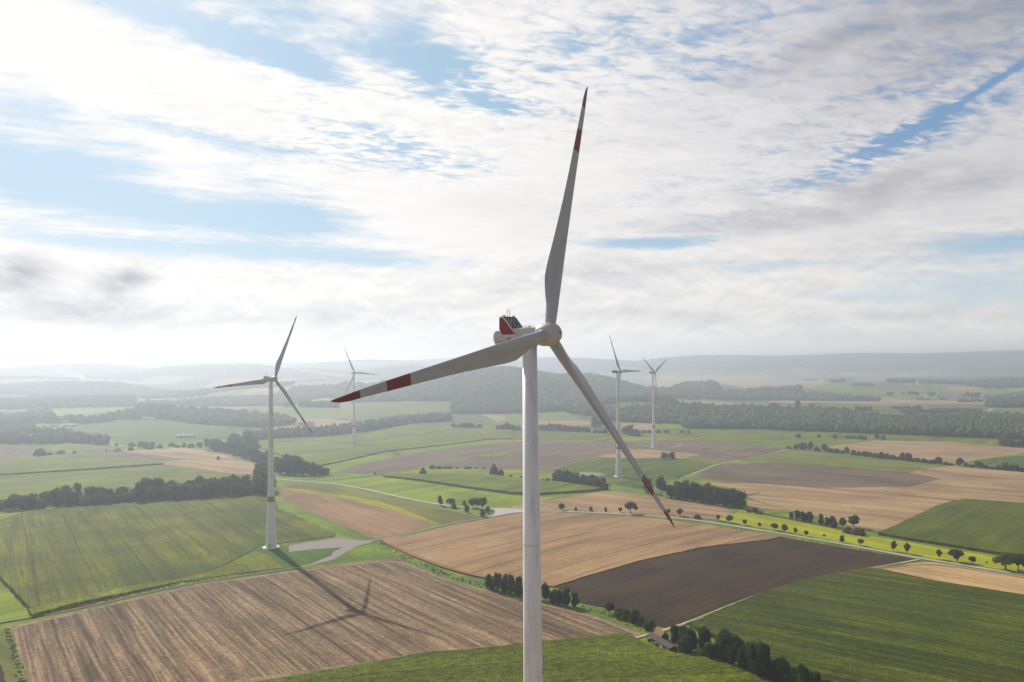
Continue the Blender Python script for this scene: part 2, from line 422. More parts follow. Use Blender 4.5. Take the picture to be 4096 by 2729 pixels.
def sheet(name, pix, m, layer=1, crop=0.0, label=None, world=None, step=None, jit=0.0):
    """a field: outline draped over the terrain; a standing crop is raised and gets its sides"""
    cf = crop if callable(crop) else None
    if world is None:
        g0 = outline(pix); near_ = min(p[1] for p in g0) < 900
        pts = outline(pix, step or (5.0 if crop else 6.0), jit or .5) if (crop or near_) else g0
    else: pts = world
    dmax = max(math.hypot(*p) for p in pts)
    off = 0.07 * layer + (0.0 if dmax < 2500 else 1.2)
    from mathutils.geometry import tessellate_polygon
    tris = tessellate_polygon([[Vector((p[0], p[1], 0)) for p in pts]])
    Vd = {}; Vl = []; Fl = []
    def vid(p):
        k = (round(p[0], 3), round(p[1], 3))
        if k not in Vd: Vd[k] = len(Vl); Vl.append(k)
        return Vd[k]
    for t in tris:
        tp = [pts[i] for i in t]
        xs = [p[0] for p in tp]; ys = [p[1] for p in tp]
        i0 = max(np.searchsorted(XL, min(xs)) - 1, 0); i1 = np.searchsorted(XL, max(xs))
        j0 = max(np.searchsorted(YL, min(ys)) - 1, 0); j1 = np.searchsorted(YL, max(ys))
        for j in range(j0, j1):
            strip = clip_cell(tp, min(xs) - 1, max(xs) + 1, YL[j], YL[j + 1])
            if not strip: continue
            sx = [p[0] for p in strip]
            for i in range(max(i0, np.searchsorted(XL, min(sx)) - 1), min(i1, np.searchsorted(XL, max(sx)))):
                cc = clip_cell(strip, XL[i], XL[i + 1], YL[j], YL[j + 1])
                if len(cc) >= 3:
                    ids = []
                    for p in cc:
                        k = vid(p)
                        if k not in ids: ids.append(k)
                    if len(ids) >= 3: Fl.append(ids)
    A = np.array(Vl); Z = H(A[:, 0], A[:, 1]) + off + (cf(A[:, 0], A[:, 1]) if cf else crop)
    verts = [(a[0], a[1], z_) for a, z_ in zip(Vl, Z)]
    if crop:
        n = len(pts); k0 = len(verts)
        P2 = np.array(pts); zb = H(P2[:, 0], P2[:, 1]); cr_ = cf(P2[:, 0], P2[:, 1]) if cf else np.full(n, crop)
        for (px0, py0), z_, ch_ in zip(pts, zb, cr_):
            verts.append((px0, py0, z_ - 0.2)); verts.append((px0, py0, z_ + off + ch_))
        for i in range(n):
            a = k0 + 2 * i; c_ = k0 + 2 * ((i + 1) % n)
            Fl.append((a, c_, c_ + 1, a + 1))
    me = bpy.data.meshes.new(name); me.from_pydata(verts, [], Fl)
    bm = bmesh.new(); bm.from_mesh(me)
    for f in bm.faces:
        f.normal_update()
        if abs(f.normal.z) > 0.5 and f.normal.z < 0: f.normal_flip()
    bm.to_mesh(me); bm.free()
    o = link(name, me, m); tag(o, label, kind='structure'); return o
def ang(p, q):
    a, c_ = ground(p), ground(q); return math.atan2(c_[1] - a[1], c_[0] - a[0]), a
def strip(name, pix, width, m, layer=3, label=None, world=None):
    """a road or track along a line of pixels"""
    g2 = world or [ground(p)[:2] for p in pix]
    o = []
    for a, c_ in zip(g2, g2[1:]):
        n = max(1, int(math.dist(a, c_) / 9))
        o += [(a[0] + (c_[0] - a[0]) * i / n, a[1] + (c_[1] - a[1]) * i / n) for i in range(n)]
    o.append(g2[-1]); o = np.array(o)
    for _ in range(6):
        o[1:-1] = (o[:-2] + 2 * o[1:-1] + o[2:]) / 4
    d = np.gradient(o, axis=0); d /= np.linalg.norm(d, axis=1)[:, None]
    nrm = np.stack([-d[:, 1], d[:, 0]], 1)
    wv = width * 0.5 * (1 + 0.08 * np.sin(np.arange(len(o)) * 1.3))[:, None]
    L, Rr = o + nrm * wv, o - nrm * wv
    off = 0.07 * layer
    V = np.concatenate([np.c_[L, H(L[:, 0], L[:, 1]) + off], np.c_[Rr, H(Rr[:, 0], Rr[:, 1]) + off]])
    n = len(o); Fq = [(n + i, n + i + 1, i + 1, i) for i in range(n - 1)]
    me = npmesh(name, V, Fq, 4)
    ob = link(name, me, m); tag(ob, label, kind='structure'); return ob


# ------------------------------------------------------------------ fields, tracks, roads
GRN = (0.060, 0.105, 0.022); GRN2 = (0.105, 0.15, 0.03); YEL = (0.20, 0.225, 0.03); TAN = (0.36, 0.235, 0.135); TAN2 = (0.30, 0.19, 0.105)
BRN = (0.17, 0.125, 0.085); BRN2 = (0.125, 0.095, 0.068); SOIL = (0.036, 0.019, 0.009); STRAW = (0.42, 0.30, 0.18)
def rows(tile, a, c_): return ang(*T(tile, [a, c_]))
a_, o_ = rows('B0', (1060, 20), (1640, 640))
m_maizeL = field_mat('maize_left', (0.125, 0.145, 0.032), (0.23, 0.225, 0.03), (0.09, 0.115, 0.025), a_, o_, rowlen=90, roww=1.4, rows=.7, patch=.9, tram=33, tramc=.8, fine=.42, bmp=.8, patchs=55)
m_edge = field_mat('weedy_edge', (0.20, 0.235, 0.03), (0.14, 0.18, 0.03), (0.27, 0.26, 0.03), a_, o_, rowlen=6, roww=3, rows=.5, patch=.7, fine=.5, bmp=1.0, patchs=12)
a_, o_ = rows('B1', (300, 600), (1550, 1330))
m_stub = field_mat('stubble_soil', (0.165, 0.113, 0.070), (0.120, 0.082, 0.052), (0.35, 0.25, 0.155), a_, o_, rowlen=80, roww=1.6, rows=.8, patch=.7, fine=.40, bmp=.5, patchs=26, tram=6.6, tramc=.5)
a_, o_ = rows('B2', (1150, 310), (270, 520))
m_ripe = field_mat('ripe_grain', TAN, (0.30, 0.195, 0.11), (0.39, 0.255, 0.14), a_, o_, rowlen=120, roww=3, rows=.5, patch=.8, tram=21, tramc=1.0, fine=.2, bmp=.3, patchs=80, bend=-0.00055, spots=.5)
a_, o_ = rows('B2', (600, 780), (1900, 400))
m_soil = field_mat('dark_soil', SOIL, (0.070, 0.041, 0.022), (0.09, 0.054, 0.030), a_, o_, rowlen=60, roww=1.2, rows=.45, patch=1.1, fine=.42, bmp=.5, patchs=60)
a_, o_ = rows('B3', (1200, 560), (2304, 740))
m_tanR = field_mat('straw_field', (0.46, 0.32, 0.17), (0.38, 0.26, 0.14), (0.50, 0.36, 0.20), a_, o_, rowlen=100, roww=3, rows=.6, patch=.6, tram=20, tramc=.5, fine=.2, bmp=.3)
a_, o_ = rows('B3', (150, 850), (1900, 1150))
m_maizeR = field_mat('maize_right', (0.100, 0.122, 0.016), (0.145, 0.160, 0.020), (0.054, 0.070, 0.010), a_, o_, rowlen=130, roww=2.2, rows=.8, patch=.9, fine=.5, bmp=1.0, patchs=60, tram=22, tramc=.6)
a_, o_ = rows('B2', (300, 1330), (1250, 1270))
m_maizeF = field_mat('maize_front', (0.150, 0.180, 0.008), (0.205, 0.225, 0.010), (0.085, 0.115, 0.006), a_, o_, rowlen=3.5, roww=0.8, rows=.6, patch=.5, fine=.6, bmp=1.2, patchs=35, tram=26, tramc=.7, bend=0.0006)
a_, o_ = rows('B3', (1100, 250), (2000, -150))
m_grnR = field_mat('crop_right', (0.105, 0.13, 0.028), (0.155, 0.165, 0.035), (0.07, 0.09, 0.02), a_, o_, rowlen=100, roww=3, rows=.5, patch=.5, fine=.3, bmp=.6, tram=30, tramc=.5)
a_, o_ = rows('B3', (100, 130), (1500, 400))
m_yel = field_mat('mown_yellow', (0.33, 0.335, 0.045), (0.25, 0.285, 0.04), (0.38, 0.37, 0.06), a_, o_, rowlen=100, roww=3, rows=.5, patch=.6, fine=.2, bmp=.2)
m_grass = field_mat('fresh_grass', (0.15, 0.215, 0.03), (0.21, 0.265, 0.035), (0.10, 0.16, 0.02), a_, o_, rowlen=12, roww=3, rows=.4, patch=.7, fine=.2, bmp=.3, patchs=35)
m_lawn = field_mat('green_lawn', (0.075, 0.14, 0.02), (0.10, 0.17, 0.03), (0.06, 0.11, 0.02), a_, o_, rowlen=12, roww=3, rows=.3, patch=.5, fine=.15, bmp=.2)
a_, o_ = rows('A3', (0, 1350), (1700, 1500))
m_tan = field_mat('tan_stubble', (0.34, 0.225, 0.13), (0.26, 0.18, 0.11), (0.42, 0.30, 0.17), a_, o_, rowlen=160, roww=4, rows=.7, patch=1.1, fine=.2, bmp=.2, patchs=70, tram=24, tramc=.3)
m_fal = field_mat('grey_fallow', (0.185, 0.135, 0.090), (0.130, 0.100, 0.068), (0.20, 0.15, 0.105), a_, o_, rowlen=180, roww=5, rows=.5, patch=.7, fine=.2, bmp=.2, patchs=90, tram=28, tramc=.35)
m_pale = field_mat('pale_green', (0.155, 0.185, 0.055), (0.215, 0.20, 0.09), (0.13, 0.17, 0.04), a_, o_, rowlen=160, roww=5, rows=.5, patch=.6, fine=.2, bmp=.2, patchs=70, tram=30, tramc=.4)
a_, o_ = rows('A1', (800, 1170), (2354, 970))
m_brn = field_mat('brown_plough', (0.185, 0.135, 0.10), (0.14, 0.105, 0.08), (0.23, 0.17, 0.12), a_, o_, rowlen=160, roww=4, rows=.5, patch=.7, fine=.2, bmp=.2, patchs=120, tram=30, tramc=.35)
m_mgr = field_mat('mid_green', (0.145, 0.175, 0.035), (0.225, 0.235, 0.045), (0.095, 0.125, 0.03), a_, o_, rowlen=160, roww=6, rows=.6, patch=1.2, tram=36, tramc=.5, fine=.15, bmp=.3, patchs=110)
m_lgr = field_mat('light_green', (0.19, 0.25, 0.05), (0.15, 0.205, 0.04), (0.22, 0.27, 0.06), a_, o_, rowlen=160, roww=6, rows=.4, patch=.6, fine=.2, bmp=.2, patchs=80)
m_dgr = field_mat('deep_green', (0.110, 0.145, 0.035), (0.155, 0.18, 0.042), (0.06, 0.095, 0.025), a_, o_, rowlen=120, roww=5, rows=.6, patch=.9, fine=.2, bmp=.3, patchs=90, tram=30, tramc=.6)
m_bri = field_mat('bright_meadow', (0.225, 0.285, 0.03), (0.16, 0.225, 0.03), (0.29, 0.31, 0.04), a_, o_, rowlen=120, roww=8, rows=.4, patch=.9, fine=.15, bmp=.3, patchs=60)
a_, o_ = rows('B1', (400, 0), (1090, 280))
m_red = field_mat('red_stubble', (0.32, 0.20, 0.115), (0.26, 0.165, 0.10), (0.35, 0.225, 0.13), a_, o_, rowlen=60, roww=2, rows=.4, patch=.5, fine=.18, bmp=.3, spots=.8)
m_olive = field_mat('olive_strip', (0.20, 0.195, 0.055), (0.155, 0.175, 0.05), (0.24, 0.21, 0.07), a_, o_, rowlen=80, roww=2, rows=.4, patch=.6, fine=.18, bmp=.3)
m_yst = field_mat('yellow_strip', (0.33, 0.32, 0.05), (0.25, 0.27, 0.05), (0.36, 0.33, 0.05), a_, o_, rowlen=20, roww=2, rows=.4, patch=.6, fine=.3, bmp=.3, patchs=10)
m_road = plain('road_concrete', (0.42, 0.37, 0.32), .85, .10, .15)
m_gravel = plain('gravel', (0.26, 0.225, 0.195), .95, .18, .35)
m_dirt = plain('dry_dirt', (0.44, 0.33, 0.22), .95, .25, .25)
m_path = plain('pale_path', (0.40, 0.35, 0.24), .95, .15, .1)
m_vrg = field_mat('verge_grass', (0.20, 0.235, 0.045), (0.24, 0.26, 0.06), (0.15, 0.19, 0.03), a_, o_, rowlen=10, roww=2, rows=.4, patch=.6, fine=.25, bmp=.2, patchs=15)

# far and middle distance
sheet('far_field', poly('A2', [(1200, 365), (2354, 345), (2354, 440), (1930, 462), (1400, 472), (1300, 425)]), m_tan, 1)
sheet('far_field', poly('A3', [(0, 405), (500, 395), (520, 440), (340, 470), (0, 470)]), m_tan, 1)
sheet('far_field', poly('A3', [(330, 480), (800, 445), (1500, 440), (1740, 505), (1000, 545), (500, 540), (320, 505)]), m_mgr, 1)
sheet('far_field', poly('A3', [(0, 585), (1060, 550), (1330, 580), (2100, 592), (2100, 622), (400, 602), (0, 605)]), m_tan, 1)
sheet('far_field', poly('A3', [(1540, 517), (1980, 517), (1960, 552), (1600, 562)]), m_fal, 2)
sheet('far_field', poly('A3', [(1620, 447), (1900, 450), (2000, 478), (1700, 500)]), m_tan, 2)
sheet('far_field', poly('A3', [(1700, 502), (2000, 478), (2354, 490), (2600, 500), (2600, 535), (2354, 530), (1990, 528)]), m_lgr, 2)
sheet('far_field', poly('A3', [(1060, 517), (1540, 517), (1600, 572), (1250, 575)]), m_lgr, 2)
sheet('far_field', poly('A3', [(100, 612), (1560, 622), (2100, 627), (2000, 652), (1400, 692), (700, 668), (400, 655)]), m_mgr, 1)
sheet('far_field', poly('A3', [(850, 702), (1200, 692), (1560, 692), (1400, 722), (900, 718)]), m_lgr, 2)
sheet('far_field', poly('A3', [(1770, 685), (1960, 690), (1900, 715), (1700, 712)]), m_lgr, 2)
sheet('far_field', poly('A3', [(2080, 665), (2354, 652), (2700, 655), (2700, 720), (2354, 705), (2150, 690)]), m_pale, 2)
sheet('far_field', poly('A0', [(0, 675), (480, 658), (1250, 642), (1180, 680), (600, 725), (200, 735), (0, 705)]), m_lgr, 1)
sheet('far_field', poly('A1', [(480, 582), (670, 558), (680, 600), (560, 606), (490, 602)]), m_yst, 1)
sheet('far_field', poly('A1', [(900, 612), (1820, 592), (1800, 700), (1400, 712), (1000, 722), (900, 692)]), m_pale, 1)
sheet('far_field', poly('A1', [(310, 742), (700, 752), (1120, 802), (900, 808), (720, 832), (160, 872), (160, 832), (370, 802)]), m_tan, 1)
sheet('far_field', poly('A2', [(250, 765), (700, 765), (760, 800), (500, 822), (250, 790)]), m_tan, 1)
sheet('far_field', poly('A2', [(1000, 785), (1350, 795), (1300, 850), (1000, 850)]), m_tan, 1)
sheet('far_field', poly('A2', [(1340, 790), (1550, 790), (1620, 838), (1300, 842)]), m_lgr, 2)
sheet('crop_field', poly('A0', [(800, 832), (1100, 757), (1500, 747), (1800, 802), (2354, 832), (2100, 882), (2090, 930), (1400, 970), (1050, 960), (1020, 940), (650, 880)]), m_dgr, 1)
sheet('crop_field', poly('A0', [(1020, 962), (1500, 962), (2090, 937), (2100, 890), (2354, 920), (1900, 1010), (1180, 1010)]), m_lgr, 2)
sheet('crop_field', poly('A0', [(-400, 985), (0, 985), (500, 982), (900, 1000), (1180, 1010), (1100, 1045), (700, 1050), (0, 1000), (-400, 1000)]), m_mgr, 2)
sheet('crop_field', poly('A0', [(-500, 990), (0, 1000), (300, 1020), (700, 1060), (400, 1095), (0, 1108), (-500, 1130)]), m_fal, 1)
sheet('crop_field', poly('A0', [(700, 1055), (1130, 1045), (1740, 1120), (1420, 1142), (860, 1088), (700, 1077)]), m_fal, 2)
sheet('crop_field', poly('A0', [(1130, 1045), (1700, 1017), (2000, 1062), (2150, 1112), (1740, 1122)]), m_tan, 3)
sheet('crop_field', poly('A0', [(1430, 1145), (1650, 1130), (2130, 1115), (2330, 1160), (2354, 1215), (2300, 1262), (2100, 1250), (1800, 1200), (1500, 1167)]), m_tan, 2)
sheet('maize_field', poly('A0', [(-600, 1135), (0, 1117), (700, 1082), (860, 1090), (1420, 1145), (1500, 1170), (850, 1217), (100, 1265), (-600, 1290)]), m_mgr, 2, crop=2.3)
sheet('crop_field', poly('A0', [(-600, 1290), (0, 1270), (850, 1217), (1500, 1170), (2100, 1252), (2354, 1290), (2354, 1420), (1300, 1510), (500, 1560), (-600, 1640)]), m_mgr, 1)
sheet('crop_field', poly('A1', [(0, 960), (170, 945), (700, 915), (1000, 880), (1440, 800), (1800, 792), (2100, 842), (2354, 850), (2354, 935), (2120, 942), (1700, 997), (1200, 1052), (590, 1187), (400, 1130), (160, 1070), (0, 1000)]), m_mgr, 1, crop=2.0)
sheet('crop_field', poly('A1', [(600, 1190), (1200, 1058), (1700, 1002), (2120, 948), (2400, 948), (2354, 962), (1400, 1067), (1000, 1157), (720, 1245), (640, 1257)]), m_lgr, 2)
sheet('crop_field', poly('A1', [(2354, 962), (2500, 950), (2794, 950), (2604, 990), (2354, 1032), (1900, 1095), (1600, 1175), (1200, 1255), (720, 1247), (1000, 1159), (1400, 1069)]), m_brn, 3)
sheet('crop_field', poly('A2', [(0, 855), (250, 855), (900, 880), (1600, 850), (2354, 845), (2354, 1005), (1900, 985), (1430, 930), (1000, 915), (870, 958), (440, 945), (0, 942)]), m_mgr, 1)
sheet('crop_field', poly('A3', [(0, 850), (700, 870), (2354, 920), (2900, 940), (2900, 1010), (2100, 1000), (1700, 960), (1000, 945), (560, 1000), (240, 1020), (0, 1005)]), m_mgr, 1)
sheet('crop_field', poly('A2', [(-400, 915), (0, 946), (440, 947), (870, 957), (480, 958), (250, 962), (0, 955), (-400, 935)]), m_tan, 2)
sheet('crop_field', poly('A2', [(870, 957), (1000, 915), (1440, 930), (1290, 965)]), m_bri, 3)
sheet('crop_field', poly('A2', [(1430, 932), (2100, 993), (1750, 1070), (1300, 1037), (1130, 1012), (1290, 967)]), m_brn, 2)
sheet('crop_field', poly('A2', [(2120, 1000), (2354, 1005), (2400, 1005), (2524, 1025), (2354, 1065), (2200, 1110), (1950, 1140), (1650, 1088), (1780, 1072)]), m_brn, 2)
sheet('crop_field', poly('A2', [(1000, 1030), (1300, 1037), (1730, 1077), (1600, 1112), (1000, 1112), (780, 1097), (950, 1060)]), m_tan, 3)
sheet('crop_field', poly('A2', [(-120, 1095), (0, 1050), (250, 990), (480, 958), (870, 962), (1290, 968), (1130, 1012), (1000, 1030), (950, 1060), (780, 1097), (500, 1170), (380, 1230), (260, 1225), (0, 1217), (-600, 1207), (-750, 1190), (-600, 1150), (-350, 1090)]), m_brn, 2)
sheet('maize_field', poly('A2', [(500, 1172), (800, 1102), (1000, 1114), (1600, 1114), (1850, 1165), (1640, 1240), (1500, 1300), (1200, 1400), (930, 1350), (870, 1370), (780, 1280), (600, 1240), (400, 1225)]), m_dgr, 1)
sheet('crop_field', poly('A2', [(1650, 1085), (1950, 1142), (1880, 1165), (1720, 1130), (1600, 1110)]), m_pale, 2)
sheet('crop_field', poly('A2', [(1680, 1275), (1890, 1182), (2354, 1145), (2704, 1170), (3254, 1215), (3654, 1245), (3954, 1300), (3654, 1377), (2914, 1380), (2354, 1347), (2000, 1340), (1700, 1292)]), m_fal, 2)
sheet('crop_field', poly('A3', [(560, 1382), (1300, 1377), (1600, 1300), (1300, 1245), (1450, 1202), (1700, 1182), (2354, 1242), (2900, 1290), (2900, 1580), (2354, 1535), (1750, 1497), (1200, 1442)]), m_tan, 2)
sheet('crop_field', poly('A3', [(-40, 1090), (240, 1037), (700, 1067), (1200, 1132), (1690, 1177), (1300, 1240), (700, 1195), (0, 1142)]), m_pale, 2)
sheet('crop_field', poly('A3', [(560, 1002), (1000, 947), (1700, 962), (2100, 1002), (2354, 1012), (2900, 1030), (2900, 1060), (2354, 1062), (1830, 1142), (1690, 1172), (1400, 1122), (1250, 1102), (700, 1042)]), m_tan, 2)
sheet('crop_field', poly('A3', [(1840, 1147), (2000, 1112), (2354, 1087), (2900, 1092), (2900, 1250), (2354, 1212)]), m_dgr, 2)
sheet('crop_field', poly('A2', [(1700, 1332), (2354, 1347), (2914, 1382), (3554, 1442), (4054, 1500), (3854, 1568)], 'B3', [(1380, 60), (1200, 150), (1000, 215), (880, 200), (500, 90), (190, 20), (-50, 10)], 'A2', [(2180, 1568), (2160, 1480), (2100, 1400)]), m_tan, 3)
sheet('crop_field', poly('B2', [(260, 17), (700, 40), (1200, 62), (1830, 102), (2000, 55), (1900, 0)], 'A2', [(2100, 1560), (1360, 1472), (930, 1412), (830, 1417), (500, 1472), (260, 1502), (-60, 1568)]), m_tan, 2)
# around the middle track
sheet('meadow_strip', poly('A1', [(1160, 1257), (1600, 1202), (2354, 1217), (2614, 1230), (2724, 1242), (2754, 1290), (2614, 1325), (2354, 1300), (2150, 1277), (1160, 1270)]), m_bri, 3)
sheet('maize_field', poly('A1', [(1160, 1270), (2150, 1277), (2354, 1302), (2774, 1342), (3214, 1402), (3054, 1422), (2614, 1450), (2354, 1442), (2000, 1397), (1500, 1322), (1180, 1286)]), m_mgr, 2, crop=2.6)
sheet('meadow_strip', poly('A1', [(180, 1287), (640, 1267), (1160, 1264), (900, 1292), (720, 1307), (500, 1327), (200, 1302)]), m_lgr, 2)
sheet('meadow_strip', poly('A1', [(700, 1330), (740, 1312), (1160, 1277), (1500, 1327), (2000, 1402), (2354, 1452), (2624, 1472), (2854, 1457), (2614, 1502), (2354, 1568), (2100, 1572), (1720, 1547), (1300, 1460), (900, 1372)]), m_bri, 2)
sheet('crop_strip', poly('A1', [(265, 1345), (680, 1355), (900, 1400), (1300, 1485), (1640, 1568)], 'B1', [(1850, 45), (2030, 85), (1900, 125), (1660, 150), (1500, 95), (1300, 20)], 'A1', [(1100, 1500), (700, 1430), (262, 1390)]), m_olive, 2)
sheet('crop_strip', poly('A1', [(262, 1385), (420, 1395), (900, 1468), (1100, 1500), (1330, 1568)], 'B1', [(1660, 152), (1600, 150), (1250, 28)], 'A1', [(1130, 1560), (900, 1502), (420, 1422), (235, 1402)]), m_yst, 3)
sheet('stubble_field', poly('A1', [(230, 1402), (420, 1422), (900, 1502), (1130, 1560)], 'B1', [(1250, 28), (1600, 150), (1400, 215), (1090, 278), (780, 165), (400, 0)], 'A1', [(380, 1568), (180, 1432)]), m_red, 2)
sheet('meadow_strip', poly('A1', [(175, 1322), (262, 1327), (255, 1395), (175, 1432)]), m_grass, 2)
# left maize field and the land round the second turbine
sheet('maize_field', poly('B0', [(-230, 235), (0, 130), (250, 45)], 'A0', [(1300, 1532), (2354, 1472)], 'A1', [(60, 1467), (170, 1475)], 'B1', [(200, 10), (480, 130), (720, 235), (700, 258), (400, 300), (200, 322), (40, 330), (0, 370), (-250, 500)], 'B0', [(1860, 580), (1640, 640), (1050, 745), (600, 860), (290, 950), (0, 640), (-180, 430)]), m_maizeL, 1, crop=lambda x_, y_: .35 + 1.9 * np.clip((-235 - x_) / 45, 0, 1))
sheet('weedy_edge', poly('B1', [(0, 400), (120, 430), (245, 545), (0, 575)], 'B0', [(2304, 572), (1640, 665), (1050, 800), (600, 905), (290, 990), (255, 940), (600, 862), (1050, 747), (1640, 642), (1860, 582), (2060, 505)]), m_edge, 2, crop=lambda x_, y_: .3 + 1.75 * np.clip((-215 - x_) / 45, 0, 1))
sheet('lawn', poly('B1', [(0, 372), (60, 335), (300, 335), (780, 355), (690, 440), (600, 480), (400, 530), (245, 545), (120, 430), (0, 400)]), m_lawn, 2)
sheet('lawn', poly('B1', [(1060, 315), (1270, 440), (1000, 470), (520, 520), (700, 460), (900, 360)]), m_grass, 2)
sheet('meadow_strip', poly('B1', [(200, 4), (380, 0), (780, 170), (1080, 285), (940, 290), (720, 232), (480, 128)]), m_grass, 2)
sheet('gravel_pad', poly('B1', [(300, 342), (440, 315), (760, 275), (960, 295), (1080, 290), (1030, 318), (900, 352), (700, 468), (420, 537), (395, 528), (500, 505), (680, 430), (690, 402), (780, 357), (500, 377), (290, 400)]), m_gravel, 4)
sheet('meadow_corner', poly('B0', [(-700, 340), (-260, 330), (0, 645), (288, 985), (0, 1035), (-600, 1110)]), m_bri, 1)
sheet('stubble_field', poly('B0', [(115, 1065), (400, 1000), (1050, 852), (1640, 712), (2304, 612)], 'B1', [(420, 552), (900, 502), (1270, 447), (1500, 560), (1800, 672), (2304, 792)], 'B2', [(270, 862), (700, 952), (1000, 1060), (1180, 1150), (1085, 1172), (800, 1202), (280, 1237), (0, 1262)], 'B1', [(1500, 1332), (900, 1442), (0, 1568)], 'S', [(600, 2800), (150, 2880)], 'B0', [(250, 1568), (160, 1300)]), m_stub, 2)
sheet('crop_strip', poly('B0', [(-500, 1120), (0, 1092), (60, 1080), (100, 1300), (190, 1568), (260, 1900), (-500, 1900)]), m_pale, 1)
sheet('ploughed_field', poly('B0', [(-600, 1150), (-30, 1300), (55, 1568), (90, 1900), (-600, 1900)]), m_soil, 2)
# right side
sheet('grain_field', poly('B1', [(1130, 292), (1470, 235), (1700, 182), (2304, 62)], 'B2', [(260, 42), (700, 62), (1200, 90), (1700, 155), (2304, 245)], 'B3', [(130, 262), (0, 292)], 'B2', [(1700, 362), (1150, 482), (700, 612), (370, 717), (270, 702), (0, 660)], 'B1', [(2100, 640), (1800, 570), (1400, 422)]), m_ripe, 2, crop=0.7)
sheet('ploughed_field', poly('B2', [(370, 717), (700, 612), (1150, 482), (1700, 362), (2304, 294)], 'B3', [(130, 266), (700, 362), (1200, 442), (1330, 467), (1100, 522), (850, 552), (400, 642), (0, 742)], 'B2', [(1900, 882), (1400, 1087), (1290, 1062), (850, 902), (600, 852), (600, 782), (400, 722)]), m_soil, 3)
sheet('stubble_field', poly('B3', [(900, 562), (1350, 492), (1480, 488), (2304, 617), (2900, 720), (2900, 910), (2304, 812), (1500, 682), (1040, 582)]), m_tanR, 2)
sheet('maize_field', poly('B3', [(880, 566), (1040, 580), (1500, 682), (2304, 812), (3000, 930), (3000, 1900), (600, 1900), (400, 1700), (60, 1450)], 'B2', [(2030, 1260), (1660, 1110), (1620, 1065), (1900, 935), (2304, 770)], 'B3', [(400, 655), (850, 568)]), m_maizeR, 2, crop=2.0)
sheet('maize_field', poly('B2', [(0, 1268), (280, 1245), (800, 1192), (1045, 1167), (1100, 1205), (1200, 1265), (1450, 1345), (1700, 1372), (2000, 1470), (2304, 1580), (2700, 1800)], 'S', [(3300, 3050), (500, 3050), (650, 2812), (1120, 2735)], 'B1', [(900, 1462), (1500, 1352), (2304, 1278)]), m_maizeF, 2, crop=2.4)
sheet('meadow', poly('B3', [(-250, 15), (0, 75), (300, 132), (600, 192), (880, 252), (1200, 302), (1600, 372), (2000, 432), (2304, 472), (2900, 580), (2900, 700), (2304, 590), (1500, 462), (700, 322), (0, 197)], 'B2', [(1830, 102), (2000, 57)]), m_yel, 3)
sheet('maize_field', poly('B3', [(990, 245), (1200, 152), (1380, 62), (1500, 5)], 'A3', [(1540, 1568), (1800, 1502), (2354, 1540), (2900, 1600)], 'B3', [(2900, 560), (2304, 445), (2000, 412), (1600, 345), (1300, 300)]), m_grnR, 2, crop=2.0)
# roads and tracks
strip('road', poly('A1', [(130, 1298), (400, 1322), (700, 1342), (1000, 1395), (1300, 1465), (1650, 1535), (1900, 1568)], 'B1', [(2080, 4), (2200, 22)], 'B2', [(-40, 28), (260, 28), (700, 42), (1200, 68), (1700, 115), (2304, 215)], 'B3', [(0, 210), (700, 332), (1350, 455), (1500, 478), (2304, 605), (2900, 705)]), 4.6, m_road, 5, 'pale country road beside the tree row')
sheet('parking_area', poly('I', [(1800, 722), (2050, 720), (2354, 740)], 'B2', [(100, 20), (100, 42)], 'B1', [(2304, 50), (2150, 80), (2040, 92)], 'I', [(1760, 860), (1850, 830), (1890, 790), (1870, 750)]), m_road, 6, label='pale gravel lay-by where the tracks meet')
strip('track', poly('B1', [(1030, 305), (1150, 282), (1470, 215), (1660, 160), (2050, 92)]), 3.0, m_gravel, 6, 'narrow farm track between the grain field and the red stubble')
strip('track', poly('B1', [(400, 535), (200, 575), (0, 596)], 'B0', [(2304, 596), (1640, 692), (1050, 832), (600, 935), (400, 978), (0, 1040), (-600, 1120)]), 2.4, m_dirt, 6, 'dry dirt track along the edge of the left maize field')
strip('track', poly('B2', [(1050, 1190), (1220, 1158), (1400, 1108), (1560, 1050), (1900, 912), (2304, 752)], 'B3', [(400, 646), (850, 556), (1200, 500), (1360, 468)]), 2.6, m_path, 6, 'pale concrete track past the field barn')
strip('track', poly('A1', [(700, 1325), (900, 1295), (1150, 1262), (1400, 1225), (1600, 1170), (1850, 1105), (2354, 1042)], 'A2', [(0, 1032), (250, 985), (450, 952), (1000, 962), (1290, 967)]), 5.0, m_vrg, 6, 'grassy farm track between the brown fields')
strip('track', poly('A2', [(1130, 1007), (1290, 985), (1430, 935)]), 4.0, m_vrg, 6, 'grass verge beside the far turbine')
strip('track', poly('A2', [(1300, 1030), (1600, 1076), (1730, 1077), (1900, 1050), (2130, 995)]), 4.0, m_vrg, 6, 'grass verge around the far brown fields')
strip('track', poly('A2', [(1330, 1022), (1450, 1018), (1570, 988), (1540, 978)]), 6.0, m_gravel, 6, 'gravel access loop at the far turbine')
strip('track', poly('A2', [(1650, 1262), (1860, 1175), (2130, 1122), (2354, 1082)], 'A3', [(120, 1045), (215, 1026)]), 3.2, m_path, 6, 'pale track climbing between the brown fields')
strip('track', poly('A3', [(-80, 1100), (30, 1068), (240, 1034)]), 6.0, m_vrg, 6, 'grassy verge beside the pale field')
strip('track', poly('A3', [(0, 1142), (400, 1178), (900, 1215), (1300, 1243), (1450, 1206), (1640, 1178)]), 3.0, m_yst, 6, 'yellow grass verge under the pale green field')
strip('track', poly('A3', [(0, 1345), (600, 1392), (1200, 1442), (1720, 1500)]), 2.6, m_dgr, 6, 'dark ditch line across the tan field')
